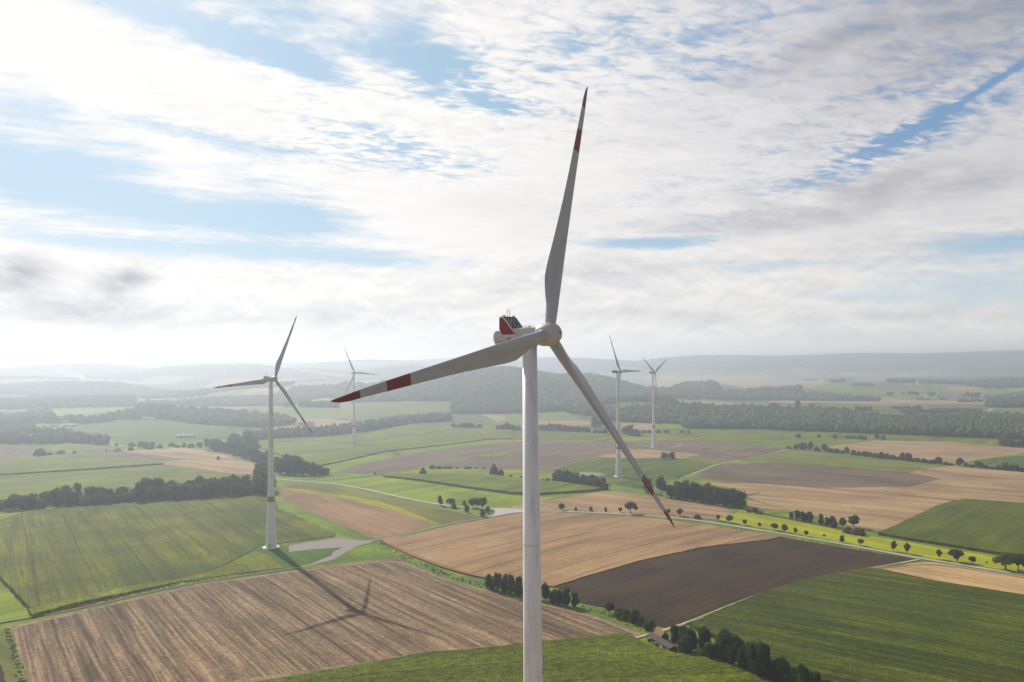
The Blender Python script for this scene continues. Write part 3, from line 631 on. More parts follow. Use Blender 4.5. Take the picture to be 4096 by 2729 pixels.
strip('track', poly('B3', [(-250, 5), (0, 62), (300, 118), (600, 180)]), 5.0, m_dgr, 6, 'dark grassy ditch above the yellow meadow')
strip('track', poly('A3', [(2020, 680), (2060, 655), (2120, 640)]), 7.0, m_path, 6, 'far track bending into the village')
sheet('gravel_pad', poly('A2', [(620, 1240), (800, 1245), (860, 1262), (780, 1275), (640, 1262)]), m_gravel, 3, label='gravel pad at the foot of the third turbine')

m_head = field_mat('headland', (0.27, 0.20, 0.135), (0.20, 0.145, 0.10), (0.36, 0.27, 0.17), a_, o_, rowlen=30, roww=1.2, rows=.7, patch=.8, fine=.35, bmp=.3, patchs=10)
strip('headland', poly('B0', [(125, 1075), (400, 1012), (1050, 864), (1640, 724), (2304, 622)], 'B1', [(420, 563), (900, 512), (1265, 458), (1500, 572), (1800, 684), (2304, 802)], 'B2', [(270, 872), (700, 962), (1000, 1070), (1150, 1145)]), 4.0, m_head, 3, 'trampled headland round the stubble field')
strip('headland', poly('B2', [(1120, 1162), (800, 1186), (280, 1220), (0, 1246)], 'B1', [(2304, 1252), (1500, 1314), (900, 1422), (0, 1546)], 'S', [(600, 2785), (200, 2850)]), 5.5, m_head, 3, 'pale headland along the front of the stubble field')
strip('headland', poly('B3', [(900, 560), (1350, 500), (1480, 496), (2304, 628), (2900, 732)]), 4.0, m_tan, 4, 'turned headland of the straw coloured field')
strip('headland', poly('B1', [(1150, 305), (1400, 430), (1800, 578), (2090, 645)], 'B2', [(0, 665), (270, 708)]), 4.0, m_red, 12, 'worn headland of the ripe grain field')
strip('grass_strip', poly('B1', [(400, 535), (200, 575), (0, 596)], 'B0', [(2304, 596), (1640, 692), (1050, 832), (600, 935), (400, 978), (0, 1040)]), .8, m_vrg, 8, 'grass between the wheel ruts of the dirt track')
strip('grass_strip', poly('B2', [(1560, 1050), (1900, 912), (2304, 752)], 'B3', [(400, 646), (850, 556), (1200, 500)]), .6, m_vrg, 8, 'grass between the wheel ruts of the concrete track')
strip('dark_line', poly('A1', [(800, 978), (1000, 965), (1350, 930), (1420, 918), (1590, 918)]), 4.0, m_dgr, 30, 'dark line across the large green field')
strip('dark_line', poly('A1', [(1040, 1005), (1230, 1045), (1320, 1086)]), 3.0, m_dgr, 30, 'dark crossing line in the large green field')
strip('dark_line', poly('A1', [(1810, 930), (1930, 905), (2050, 880)]), 4.0, m_dgr, 30, 'short dark line at the far side of the large green field')
strip('dark_line', poly('A2', [(580, 1222), (620, 1205), (900, 1215), (1000, 1225)]), 3.0, m_maizeR, 4, 'painted shade of the maize edge behind the gravel pad')  # flat strip, shade of the crop's side put into its colour
strip('ditch', poly('A2', [(1500, 1300), (1560, 1262), (1700, 1225), (1860, 1172)]), 7.0, m_maizeR, 4, 'dark ditch beside the climbing track')
# unseen tan field added below and behind the camera for neutral bounce light
sheet('stubble_field', None, m_tan, 1, world=[(-420, -320), (430, -320), (380, 283), (-360, 283)])

# ------------------------------------------------------------------ trees
def leaf_mat(name, c1, c2, tr=0.25):
    m, b = mat(name)
    oi = X.nt.nodes.new('ShaderNodeObjectInfo')
    t = X.nt.nodes.new('ShaderNodeTexCoord')
    n = noise(X(t.outputs['Object']), 0.7, 3)
    f = clamp01(X(oi.outputs['Random']) * 0.6 + sstep(n, 0.3, 0.7) * 0.5)
    c = cmix(f, c1, c2)
    c = cmix(clamp01(sstep(X(oi.outputs['Random']), .72, .9) * .6), c, (c2[0] * 1.5, c2[1] * 1.15, c2[2] * 1.2)); setc(b, c, 0.8)
    tl = X.nt.nodes.new('ShaderNodeBsdfTranslucent'); X.nt.links.new(cscale(c, 1.3).s, tl.inputs[0])
    mx = X.nt.nodes.new('ShaderNodeMixShader'); mx.inputs[0].default_value = tr
    o = [k for k in X.nt.nodes if k.type == 'OUTPUT_MATERIAL'][0]
    X.nt.links.new(b.outputs[0], mx.inputs[1]); X.nt.links.new(tl.outputs[0], mx.inputs[2]); X.nt.links.new(mx.outputs[0], o.inputs[0])
    return m
L_dark = leaf_mat('leaf_dark', (0.032, 0.052, 0.010), (0.090, 0.118, 0.020), .42)
L_pale = leaf_mat('leaf_pale', (0.085, 0.105, 0.050), (0.12, 0.135, 0.065), .3)
L_autumn = leaf_mat('leaf_autumn', (0.11, 0.095, 0.045), (0.14, 0.12, 0.05), .3)
m_wood = leaf_mat('leaf_wood', (0.032, 0.055, 0.018), (0.062, 0.085, 0.026), .15)
bark = plain('bark', (0.10, 0.075, 0.055), .95, .3, 3)

def icosa(sub):
    bm = bmesh.new(); bmesh.ops.create_icosphere(bm, subdivisions=sub, radius=1.0)
    v = np.array([q.co[:] for q in bm.verts]); f = np.array([[q.index for q in p.verts] for p in bm.faces]); bm.free()
    return v, f
ICO1, ICO2, ICO3 = icosa(1), icosa(2), icosa(3)

def crown_mesh(name, rad, clumps, leaves, size, seed, zc=0.0):
    """leaf faces gathered in clumps; clumps = [(x, y, z, r)], plus a dark lumpy core inside each clump"""
    r = np.random.default_rng(seed)
    Vs, Fs, k = [], [], 0
    cl = np.array(clumps); wt = cl[:, 3] ** 2; wt /= wt.sum()
    n = leaves; idx = r.choice(len(cl), n, p=wt)
    d = r.normal(size=(n, 3)); d /= np.linalg.norm(d, axis=1)[:, None]
    rr = cl[idx, 3] * np.where(r.random(n) < .12, r.uniform(1.0, 1.42, n), r.uniform(0.72, 1.12, n)) * (1 + 0.12 * np.sin(d[:, 0] * 5 + idx) * np.cos(d[:, 1] * 4))
    c = cl[idx, :3] + d * rr[:, None] * np.array([1, 1, 0.92])
    nrm = d + r.normal(size=(n, 3)) * 0.55; nrm /= np.linalg.norm(nrm, axis=1)[:, None]
    a = np.cross(nrm, r.normal(size=(n, 3))); a /= np.linalg.norm(a, axis=1)[:, None]; b_ = np.cross(nrm, a)
    s = size * r.uniform(0.6, 1.3, n)[:, None]
    quad = np.stack([c - a * s - b_ * s * .6, c + a * s * .7 - b_ * s, c + a * s + b_ * s * .7, c - a * s * .6 + b_ * s], 1)
    V = quad.reshape(-1, 3); Fq = np.arange(4 * n).reshape(-1, 4)
    F3 = np.concatenate([Fq[:, [0, 1, 2]], Fq[:, [0, 2, 3]]]); Vs.append(V); Fs.append(F3); k = len(V)
    for q in cl:
        v, f = ICO1
        jit = 1 + r.uniform(-.15, .15, len(v))[:, None]
        Vs.append(v * jit * q[3] * 0.72 + q[:3]); Fs.append(f + k); k += len(v)
    return npmesh(name, np.concatenate(Vs), np.concatenate(Fs), 3)
def trunk_mesh(name, h, r0, spread, seed, limbs=5):
    r = random.Random(seed); bm = bmesh.new()
    cyl(bm, (0, 0, -0.5), (0.05 * h * .3, 0, h), r0, r0 * 0.65, 8)
    for i in range(limbs):
        t = 2 * math.pi * i / limbs + r.uniform(-.4, .4); z0 = h * r.uniform(.7, 1.0)
        cyl(bm, (0, 0, z0), (math.cos(t) * spread * .6, math.sin(t) * spread * .6, h + spread * r.uniform(.4, .9)), r0 * .45, r0 * .12, 6)
    me = bpy.data.meshes.new(name); bm.to_mesh(me); bm.free(); me.materials.append(bark); return me

def clumps(kind, seed):
    r = random.Random(seed); o = []
    # everything sized for a tree 10 m tall
    if kind == 'round':
        for i in range(15):
            t = r.uniform(0, 6.28); p = r.uniform(-1, 1); s = math.sqrt(1 - p * p) * 2.5
            o.append((math.cos(t) * s, math.sin(t) * s, 6.2 + p * 2.5, r.uniform(1.1, 1.7)))
        o.append((0, 0, 6.2, 2.7))
    elif kind == 'broad':
        for i in range(20):
            t = r.uniform(0, 6.28); s = r.uniform(2.2, 5.2)
            o.append((math.cos(t) * s, math.sin(t) * s, 7.4 - s * .45 + r.uniform(-1.0, .9), r.uniform(1.0, 1.8)))
        o += [(0, 0, 7.0, 2.3), (1.6, .5, 6.5, 2.0), (-1.7, -.5, 6.4, 2.0)]
    elif kind == 'tall':
        for i in range(18):
            z = r.uniform(2.2, 8.9); s = r.uniform(.3, 1.0) * 2.1 * math.sin(math.pi * min(1, (z - .3) / 9.6)) ** .7; t = r.uniform(0, 6.28)
            o.append((math.cos(t) * s, math.sin(t) * s, z, r.uniform(.9, 1.5)))
        o.append((0, 0, 4.8, 1.9)); o.append((0, 0, 7.0, 1.6))
    elif kind == 'cone':
        for i in range(16):
            z = r.uniform(2.6, 9.2); s = (10 - z) * .36 * r.uniform(.5, 1); t = r.uniform(0, 6.28)
            o.append((math.cos(t) * s, math.sin(t) * s, z, .55 + (10 - z) * .12))
        o.append((0, 0, 4.2, 2.0)); o.append((0, 0, 6.3, 1.4))
    elif kind == 'bush':
        for i in range(16):
            t = r.uniform(0, 6.28); s = r.uniform(0, 4.6)
            o.append((math.cos(t) * s, math.sin(t) * s, 3.0 + (4.8 - s) * .9 + r.uniform(-1, .8), r.uniform(1.7, 2.6)))
        for i in range(6):
            t = i * 1.05; o.append((math.cos(t) * 3.0, math.sin(t) * 3.0, 2.0, 2.5))
    elif kind == 'low':       # tree leafed to the ground, hedge tree
        for i in range(20):
            z = r.uniform(1.4, 8.4); s = r.uniform(.4, 1.0) * 3.0 * math.sin(math.pi * min(1, (z + 1.2) / 11.0)) ** .6; t = r.uniform(0, 6.28)
            o.append((math.cos(t) * s, math.sin(t) * s, z, r.uniform(1.1, 1.8)))
        o += [(0, 0, 3.2, 2.6), (0, 0, 6.0, 2.3)]
    elif kind == 'sapling':
        for i in range(7):
            t = r.uniform(0, 6.28); s = r.uniform(.2, 1.3)
            o.append((math.cos(t) * s, math.sin(t) * s, r.uniform(5.0, 9.0), r.uniform(.6, 1.0)))
    return o
TR = {'round': (4.2, .28, 2.0), 'broad': (3.9, .5, 4.2), 'tall': (3.0, .3, 1.4), 'cone': (2.8, .25, 1.0), 'bush': (2.0, .3, 1.4), 'low': (2.2, .32, 1.6), 'sapling': (5.5, .13, .8)}
PROTO = {}
def proto(kind, lod, var, leafm):
    k = (kind, lod, var, leafm.name)
    if k not in PROTO:
        cl = clumps(kind, var * 13 + hash(kind) % 7 if False else var * 13 + len(kind))
        n, s = {0: (5200, .24), 1: (1500, .42), 2: (520, .7)}[lod]
        if kind == 'sapling': n = n // 3
        me = crown_mesh(kind + '_crown', 1, cl, n, s, var + 5); me.materials.append(leafm)
        h, r0, sp = TR[kind]
        PROTO[k] = (me, trunk_mesh(kind + '_trunk', h, r0, sp, var, 5 if lod < 2 else 3))
    return PROTO[k]
NT = [0]
def tree(p, hpx, kind, label, group, k=2.25, wpx=None, leafm=None, name=None, world=None, hm=None):
    """p: photo pixel of the foot; hpx: height in tile pixels (k tile pixels per photo pixel)"""
    gx_, gy_, gz_ = world if world else ground(p)
    hm = hm if hm else max(hpx / k * gy_ / FS, 1.2)
    base_w = {'round': 7.6, 'broad': 12.0, 'tall': 5.6, 'cone': 6.6, 'bush': 11.5, 'low': 7.6, 'sapling': 3.4}[kind]
    s = hm / 9.6
    sw = (wpx / k * gy_ / FS) / base_w * random.uniform(.88, 1.12) if wpx else s * random.uniform(.92, 1.12)
    lod = 0 if gy_ < 560 else (1 if gy_ < 1000 else 2)
    NT[0] += 1
    lm = leafm or L_dark
    cm, tm = proto(kind, lod, NT[0] % 6, lm)
    nm = name or ('bush' if kind == 'bush' else 'tree')
    r = empty(nm, (gx_, gy_, gz_), label, 'bush' if nm == 'bush' else 'tree', group, random.uniform(0, 6.28))
    r.scale = (sw, sw * random.uniform(.85, 1.12), s * random.uniform(.93, 1.07))
    c_ = bpy.data.objects.new('crown', cm); col.objects.link(c_); c_.parent = r
    t_ = bpy.data.objects.new('trunk', tm); col.objects.link(t_); t_.parent = r
    return r
def many(tile, lst, group, pre, k=None):
    k = k or (2.25 if tile[0] == 'B' else 2.2988)
    for it in lst:
        x, y, h, kind, lab = it[:5]; wpx = it[5] if len(it) > 5 else None; lm = it[6] if len(it) > 6 else None
        tree(T(tile, [(x, y)])[0], h, kind, (pre + lab) if pre else lab, group, k, wpx, lm)

G = 'trees along the country road'
many('B3', [
 (58, 205, 72, 'round', 'Large round tree third along the yellow meadow from its far tip', 58),
 (150, 222, 76, 'round', 'Dark pointed tree fourth along the yellow meadow from its far tip', 52),
 (248, 236, 54, 'round', 'Small tight ball tree fifth along the yellow meadow from its far tip', 32),
 (345, 256, 54, 'round', 'Small loose tree sixth along the yellow meadow from its far tip', 40),
 (507, 281, 40, 'sapling', 'Scraggy little sapling seventh along the yellow meadow from its far tip', 30),
 (667, 312, 62, 'tall', 'Narrow tree eighth along the yellow meadow from its far tip', 42),
 (835, 341, 58, 'round', 'Wide low-crowned tree ninth along the yellow meadow from its far tip', 58),
 (1132, 390, 86, 'round', 'Left of the two dark ball trees standing side by side in the yellow meadow', 58),
 (1256, 413, 88, 'round', 'Right of the two dark ball trees standing side by side in the yellow meadow', 58),
 (1543, 461, 86, 'round', 'Pale brownish tree with thin trunk left of the big spreading roadside tree', 54, L_autumn),
 (1702, 484, 122, 'broad', 'Big spreading tree in the middle of the right part of the road', 168),
 (1842, 503, 66, 'round', 'Small tree just right of the big spreading roadside tree', 54),
 (1970, 517, 34, 'sapling', 'Tiny bare sapling left of the two biggest roadside trees', 16),
 (2140, 557, 165, 'broad', 'Big dark tree with thick trunk by the road, left of the last one', 180),
 (2254, 575, 160, 'broad', 'Big dark roadside tree at the right edge of the picture', 150)], G, '')
many('B2', [
 (1855, 118, 58, 'round', 'First thin brownish tree at the far tip of the yellow meadow', 36, L_autumn),
 (1962, 134, 62, 'round', 'Leaning second tree from the far tip of the yellow meadow', 58),
 (2095, 157, 50, 'round', 'Small round tree between the yellow meadow tip and the thin pale tree', 54),
 (2228, 183, 52, 'round', 'Thin pale tree in the yellow meadow left of the large round one', 30, L_autumn),
 (445, 22, 62, 'round', 'Round tree beside the road just right of the nearest turbine tower', 54),
 (575, 26, 34, 'bush', 'Small dark roadside bush second from the nearest turbine tower', 30),
 (712, 32, 48, 'low', 'Small dark roadside tree third from the nearest turbine tower', 34),
 (845, 36, 42, 'low', 'Narrow roadside shrub fourth from the nearest turbine tower', 26),
 (975, 42, 48, 'round', 'Small leaning tree just left of the big roadside oak', 44),
 (1068, 50, 112, 'broad', 'Big round oak by the road above the tan grain field', 118),
 (1408, 58, 50, 'round', 'Small tree by the road behind the lower blade tip', 40),
 (1513, 74, 64, 'round', 'Dark tree by the road just right of the lower blade tip', 54),
 (1668, 96, 38, 'bush', 'Low wide roadside bush right of the lower blade tip', 78)], G, '')
many('I', [
 (1022, 680, 160, 'cone', 'Pointed tree at the left end of the trackside tree group', 100),
 (1192, 696, 138, 'round', 'Wide round tree second from the left in the trackside group', 145),
 (1240, 722, 92, 'low', 'Small bushy tree in front of the wide round tree of the trackside group', 72),
 (1402, 706, 104, 'round', 'Small round tree in the gap of the trackside group', 64),
 (1443, 788, 112, 'low', 'Dark egg-shaped tree in front of the trackside group', 78),
 (1527, 712, 142, 'round', 'Tall tree left of centre in the dense half of the trackside group', 140),
 (1598, 720, 150, 'round', 'Tall tree in the centre of the dense half of the trackside group', 110),
 (1695, 738, 182, 'round', 'Largest dark round tree of the trackside group', 152),
 (1690, 850, 120, 'low', 'Light green young tree nearest to the lay-by', 90, L_pale),
 (1770, 792, 96, 'low', 'Light green young tree behind the one nearest to the lay-by', 72, L_pale)], 'trees of the trackside group', '', 3.923)
many('I', [
 (752, 200, 118, 'bush', 'Single round bush at the upper edge of the maize strip', 122),
 (1868, 208, 178, 'bush', 'Tall ragged bush left of the nearest turbine tower', 150, L_pale),
 (1975, 222, 112, 'bush', 'Lower bush touching the tall ragged one left of the nearest tower', 115),
 (2130, 238, 52, 'bush', 'Very small pointed bush right of the ragged pair', 56),
 (2300, 260, 62, 'bush', 'Small dark bush partly behind the nearest turbine tower', 60),
 (1710, 98, 24, 'bush', 'Flat dark bush on the edge of the brown field', 62),
 (900, 96, 52, 'bush', 'Left low shrub of the hedge line behind the round bush', 130),
 (1010, 98, 38, 'bush', 'Second low shrub of the hedge line behind the round bush', 110),
 (1110, 98, 36, 'bush', 'Third low shrub of the hedge line behind the round bush', 120),
 (1180, 98, 40, 'bush', 'Fourth low shrub of the hedge line behind the round bush', 80),
 (1290, 98, 24, 'bush', 'Low gap shrub in the hedge line behind the round bush', 70),
 (1450, 98, 30, 'bush', 'Long low shrub at the right of the hedge line behind the round bush', 130),
 (1590, 98, 26, 'bush', 'Last tiny shrub of the hedge line behind the round bush', 40)], 'bushes beside the middle fields', '', 3.923)
many('A1', [(1095, 1263, 26, 'bush', 'Tiny bush where the grassy track meets the road', 24)], None, '')
many('B3', [
 (213, 96, 58, 'low', 'Small tree at the left end of the clumps above the yellow meadow', 46),
 (268, 110, 98, 'low', 'Tall tree at the left of the first clump above the yellow meadow', 64),
 (320, 122, 98, 'low', 'Middle tree of the first clump above the yellow meadow', 56),
 (375, 124, 92, 'low', 'Right tree of the first clump above the yellow meadow', 62),
 (480, 155, 104, 'low', 'Tall tree at the left of the second clump above the yellow meadow', 52),
 (532, 162, 88, 'low', 'Second tree of the second clump above the yellow meadow', 56),
 (590, 165, 88, 'low', 'Third tree of the second clump above the yellow meadow', 56),
 (600, 188, 78, 'low', 'Front tree of the second clump above the yellow meadow', 54),
 (675, 192, 100, 'round', 'Lone rounded tree between the second clump and the pale one', 70),
 (775, 178, 106, 'round', 'Pale grey-green tree behind the willow bushes above the yellow meadow', 92, L_pale),
 (722, 226, 60, 'bush', 'Left willow bush of the three above the yellow meadow', 100, L_pale),
 (788, 240, 62, 'bush', 'Middle willow bush of the three above the yellow meadow', 90, L_pale),
 (840, 248, 62, 'bush', 'Right willow bush of the three above the yellow meadow', 84)], 'clumps above the yellow meadow', '')
many('B2', [
 (2190, 48, 52, 'low', 'Dark tree at the field edge left of the yellow meadow clumps', 56),
 (2130, 40, 26, 'bush', 'Low bush left of the dark field-edge tree', 50),
 (2240, 58, 22, 'bush', 'Low bush right of the dark field-edge tree', 50)], 'clumps above the yellow meadow', '')
many('A2', [
 (1405, 1116, 62, 'low', 'Left of the pair of trees below the far right turbine', 74),
 (1470, 1117, 70, 'low', 'Right rounder one of the pair of trees below the far right turbine', 62)], 'pair of trees on the tan field', '')
# clump of poplar-like trees under the third turbine
names = ['first', 'second', 'third', 'fourth', 'fifth', 'sixth', 'seventh', 'eighth', 'ninth', 'tenth', 'eleventh', 'twelfth', 'thirteenth', 'fourteenth', 'fifteenth', 'sixteenth']
for i in range(13):
    t = i / 12; x = 395 + 470 * t; y = 1332 + 68 * t + (6 if i % 2 else 0); h = [88, 104, 110, 108, 104, 100, 92, 88, 76, 96, 92, 70, 64][i]
    tree(T('A2', [(x, y - 22 * (i % 2))])[0], h, 'low', 'Pale-topped tree, %s from the left in the clump under the third turbine' % names[i], 'clump under the third turbine', 2.2988, 66, L_pale if i < 10 else L_dark)
for i in range(8):
    t = i / 7; tree(T('A2', [(410 + 430 * t, 1312 + 40 * t)])[0], 96 - 4 * i, 'low', 'Tree in the back row of the clump under the third turbine', 'back row of the clump under the third turbine', 2.2988, 66, L_pale if i < 5 else L_dark)
many('A2', [(285, 1328, 34, 'bush', 'Left small bush beside the clump under the third turbine', 44), (328, 1334, 40, 'bush', 'Right small bush beside the clump under the third turbine', 50)], 'clump under the third turbine', '')
# row of big trees behind the road
xs = [(1250, 1432, 150, 100), (1370, 1462, 168, 110), (1465, 1476, 130, 90), (1530, 1490, 168, 90), (1600, 1500, 180, 100), (1680, 1512, 178, 100), (1760, 1520, 170, 90), (1830, 1535, 172, 96), (1900, 1545, 176, 96), (1970, 1550, 150, 90), (2040, 1562, 168, 100), (2105, 1572, 150, 110)]
for i, (x, y, h, w_) in enumerate(xs):
    tree(T('A2', [(x, y)])[0], h, 'low' if i != 1 else 'round', 'Big dark tree, %s from the left in the row behind the road oak' % names[i], 'row of big trees right of the lower blade', 2.2988, w_)
for i in range(9):
    t = i / 8; tree(T('A2', [(1520 + 560 * t, 1462 + 82 * t)])[0], 150, 'low', 'Tree in the back of the row of big trees behind the road oak', 'back of the row of big trees', 2.2988, 100)
# long hedge on the right
hd = [(255, 1028, 46, 'low', 46), (320, 1032, 62, 'low', 80, L_pale), (395, 1037, 82, 'cone', 60), (450, 1045, 42, 'bush', 80), (520, 1056, 78, 'cone', 66), (575, 1060, 42, 'bush', 70), (632, 1064, 48, 'bush', 66), (685, 1070, 32, 'bush', 60),
      (725, 1074, 74, 'cone', 56), (785, 1082, 48, 'low', 56), (835, 1088, 42, 'bush', 66), (895, 1094, 48, 'bush', 66), (935, 1098, 50, 'low', 50), (990, 1104, 48, 'bush', 70), (1040, 1112, 58, 'bush', 80), (1095, 1116, 52, 'bush', 80), (1145, 1120, 44, 'bush', 66),
      (1190, 1124, 30, 'bush', 66), (1235, 1132, 76, 'low', 50), (1292, 1138, 72, 'low', 70), (1365, 1144, 36, 'bush', 80), (1435, 1152, 38, 'bush', 80), (1510, 1160, 36, 'bush', 80), (1575, 1166, 66, 'low', 66, L_pale), (1635, 1172, 32, 'bush', 70), (1680, 1176, 26, 'bush', 50),
      (1768, 1180, 78, 'cone', 80), (1822, 1186, 36, 'bush', 50), (1875, 1192, 26, 'bush', 66), (1940, 1199, 66, 'low', 70), (2000, 1205, 36, 'bush', 70), (2055, 1210, 28, 'bush', 70), (2120, 1216, 44, 'bush', 70), (2180, 1220, 76, 'low', 70), (2235, 1225, 60, 'low', 60), (2292, 1231, 56, 'low', 60), (2340, 1235, 44, 'bush', 60)]
kn = {'low': 'Tree', 'cone': 'Pointed tree', 'bush': 'Bush'}
cnt = {}
for i, h in enumerate(hd):
    side = 'left' if i < 26 else 'right'
    key = (side, h[3], len(h) > 5); cnt[key] = cnt.get(key, 0) + 1
    lab = '%s%s number %d from the left, in the %s hedge above the pale field' % ('Pale ' if len(h) > 5 else '', kn[h[3]].lower() if len(h) > 5 else kn[h[3]], cnt[key], 'long' if side == 'left' else 'short right')
    tree(T('A3', [(h[0], h[1])])[0], h[2], h[3], lab, 'hedge behind the pale green field', 2.2988, h[4], h[5] if len(h) > 5 else None)
many('A3', [(190, 1027, 30, 'bush', 'Lone low bush at the left end of the long hedge', 50),
 (2175, 1000, 76, 'low', 'Left tree of the clump at the right edge below the forest', 100), (2240, 1006, 76, 'low', 'Middle tree of the clump at the right edge below the forest', 90), (2290, 1010, 52, 'bush', 'Low bush in the clump at the right edge below the forest', 60), (2345, 1012, 76, 'low', 'Right tree of the clump at the right edge below the forest', 80),
 (275, 919, 38, 'bush', 'First single round bush on the green field below the forest', 42), (468, 923, 38, 'bush', 'Second single round bush on the green field below the forest', 38), (615, 929, 38, 'bush', 'Third single round bush on the green field below the forest', 38),
 (735, 930, 28, 'bush', 'First small bush of the low row on the green field', 40), (770, 931, 34, 'bush', 'Second small bush of the low row on the green field', 26), (802, 931, 34, 'bush', 'Third small bush of the low row on the green field', 34), (848, 936, 42, 'bush', 'Fourth and tallest bush of the low row on the green field', 50), (886, 937, 28, 'bush', 'Last bush of the low row on the green field', 50),
 (1000, 930, 50, 'low', 'Left tree of the pair at the forest edge above the tan field', 50), (1062, 938, 44, 'low', 'Right tree of the pair at the forest edge above the tan field', 40),
 (707, 672, 32, 'bush', 'Wide bush at the upper edge of the forest belt, leftmost', 74), (815, 673, 42, 'low', 'First tree of the short row behind the forest belt', 40), (852, 673, 38, 'low', 'Second tree of the short row behind the forest belt', 40), (893, 673, 38, 'low', 'Third tree of the short row behind the forest belt', 40), (935, 674, 36, 'low', 'Fourth tree of the short row behind the forest belt', 44),
 (1138, 664, 32, 'round', 'First tree of the far avenue behind the forest belt', 30), (1165, 668, 36, 'round', 'Second tree of the far avenue behind the forest belt', 36), (1196, 672, 38, 'round', 'Third tree of the far avenue behind the forest belt', 36), (1228, 680, 46, 'round', 'Fourth tree of the far avenue behind the forest belt', 36), (1262, 664, 32, 'round', 'Fifth tree of the far avenue behind the forest belt', 36), (1292, 668, 36, 'round', 'Sixth tree of the far avenue behind the forest belt', 34), (1337, 672, 36, 'round', 'Seventh tree of the far avenue behind the forest belt', 28), (1380, 686, 56, 'round', 'Last and largest tree of the far avenue behind the forest belt', 50),
 (1120, 541, 40, 'round', 'Wide tree far left of the red-brown farm barns', 62), (1243, 536, 28, 'round', 'Small tree between the wide tree and the farm barns', 26), (1318, 542, 52, 'round', 'Tall tree behind the left farm barn', 56), (1364, 543, 42, 'round', 'Lower tree behind the left farm barn', 46), (1500, 548, 44, 'round', 'Wide tree between the two farm barns', 72),
 (1800, 545, 26, 'bush', 'Small bush left of the dark tree block by the village', 34), (1842, 548, 46, 'low', 'First tree of the dark block left of the village', 44), (1880, 548, 44, 'low', 'Second tree of the dark block left of the village', 44), (1915, 549, 42, 'low', 'Third tree of the dark block left of the village', 44), (1948, 549, 40, 'low', 'Fourth tree of the dark block left of the village', 40),
 (275, 640, 76, 'low', 'Tall lone tree rising behind the forest belt', 60), (190, 636, 26, 'bush', 'Small bush left of the tall lone tree behind the forest belt', 28), (402, 642, 36, 'bush', 'Wide bush right of the tall lone tree behind the forest belt', 76), (50, 636, 36, 'bush', 'Wide flat clump at the left behind the forest belt', 110)], 'far trees on the right', '')
many('A0', [(370, 1100, 72, 'low', 'Square dark clump tree at the edge of the far left field', 96), (452, 1090, 30, 'bush', 'Low bush right of the square clump at the far left field', 70), (560, 1070, 30, 'bush', 'Low bush in the line right of the square clump', 90), (685, 1076, 38, 'bush', 'Dark bush at the end of the line right of the square clump', 50),
 (977, 1051, 22, 'bush', 'Tiny bush left of the three field-edge bushes', 24), (1083, 1047, 28, 'bush', 'Wide bush above the tan field on the left', 70), (1203, 1042, 40, 'bush', 'Round bush above the tan field on the left', 58), (1070, 996, 28, 'bush', 'Small bush in the bright green field on the left', 30), (2007, 1123, 32, 'bush', 'Lone round bush in the middle of the tan field on the left', 32),
 (1215, 1001, 38, 'bush', 'First bush of the field hedge on the left', 70), (1290, 1012, 54, 'low', 'Second and third trees hedge left part', 60), (1345, 1018, 62, 'low', 'Tall tree in the field hedge on the left', 70), (1398, 1024, 58, 'low', 'Tree right of the tall one in the field hedge on the left', 60), (1375, 1030, 34, 'bush', 'Front bush in the field hedge on the left', 90), (1468, 1018, 38, 'bush', 'Bush after the tall trees of the field hedge on the left', 60),
 (1580, 1004, 40, 'bush', 'Wide bush in the right part of the field hedge on the left', 84), (1628, 1012, 26, 'bush', 'Low bush in the right part of the field hedge on the left', 60), (1690, 1012, 46, 'low', 'Pointed tree in the right part of the field hedge on the left', 44), (1755, 1012, 40, 'bush', 'Bush near the right end of the field hedge on the left', 70), (1838, 1012, 52, 'low', 'Last tree of the field hedge on the left', 60),
 (1900, 1018, 88, 'tall', 'Slender pale tree beside the dark wood by the white hut', 50, L_pale),
 (990, 1552, 104, 'low', 'Pale tree in front of the long dark tree belt, rightmost of three', 86, L_pale), (895, 1557, 80, 'low', 'Pale tree in front of the long dark tree belt, middle of three', 68, L_pale), (785, 1562, 88, 'low', 'Pale tree in front of the long dark tree belt, leftmost of three', 90, L_pale)], 'single trees on the left', '')
many('A2', [(1055, 884, 66, 'low', 'Left tree of the clump behind the third tower', 90), (1085, 880, 74, 'low', 'Tall tree of the clump behind the third tower', 70), (1135, 905, 58, 'bush', 'Wide bush in front of the clump behind the third tower', 110), (1210, 880, 28, 'bush', 'Small bush between the two right turbines, leftmost', 36), (1262, 879, 32, 'bush', 'Small bush just left of the fifth tower', 44), (1345, 878, 32, 'bush', 'Small bush just right of the fifth tower', 60), (1420, 878, 30, 'bush', 'Wide bush second right of the fifth tower', 62), (1565, 877, 24, 'bush', 'Tiny bush in front of the forest corner, left', 44), (1622, 879, 28, 'bush', 'Tiny bush in front of the forest corner, right', 28),
 (760, 826, 100, 'low', 'Tall feathery tree behind the lower blade, left', 70), (812, 826, 104, 'low', 'Tall feathery tree behind the lower blade, right', 66), (765, 880, 38, 'bush', 'Left bush of three behind the lower blade', 50), (812, 880, 42, 'bush', 'Middle bush of three behind the lower blade', 60), (855, 882, 48, 'bush', 'Right bush of three behind the lower blade', 60),
 (20, 852, 42, 'bush', 'Bush left of the nearest tower on the far green field', 60), (60, 852, 48, 'bush', 'Bush touching the nearest tower on the far green field', 60)], 'far trees in the middle', '')
for i in range(11):
    t = i / 10; tree(T('A2', [(265 + 430 * t, 855 + 18 * t)])[0], [52, 50, 64, 66, 70, 62, 60, 56, 56, 46, 52][i], 'low', 'Tree number %d from the nearest tower in the far hedge right of it' % (i + 1), 'far hedge right of the nearest tower', 2.2988, 60)
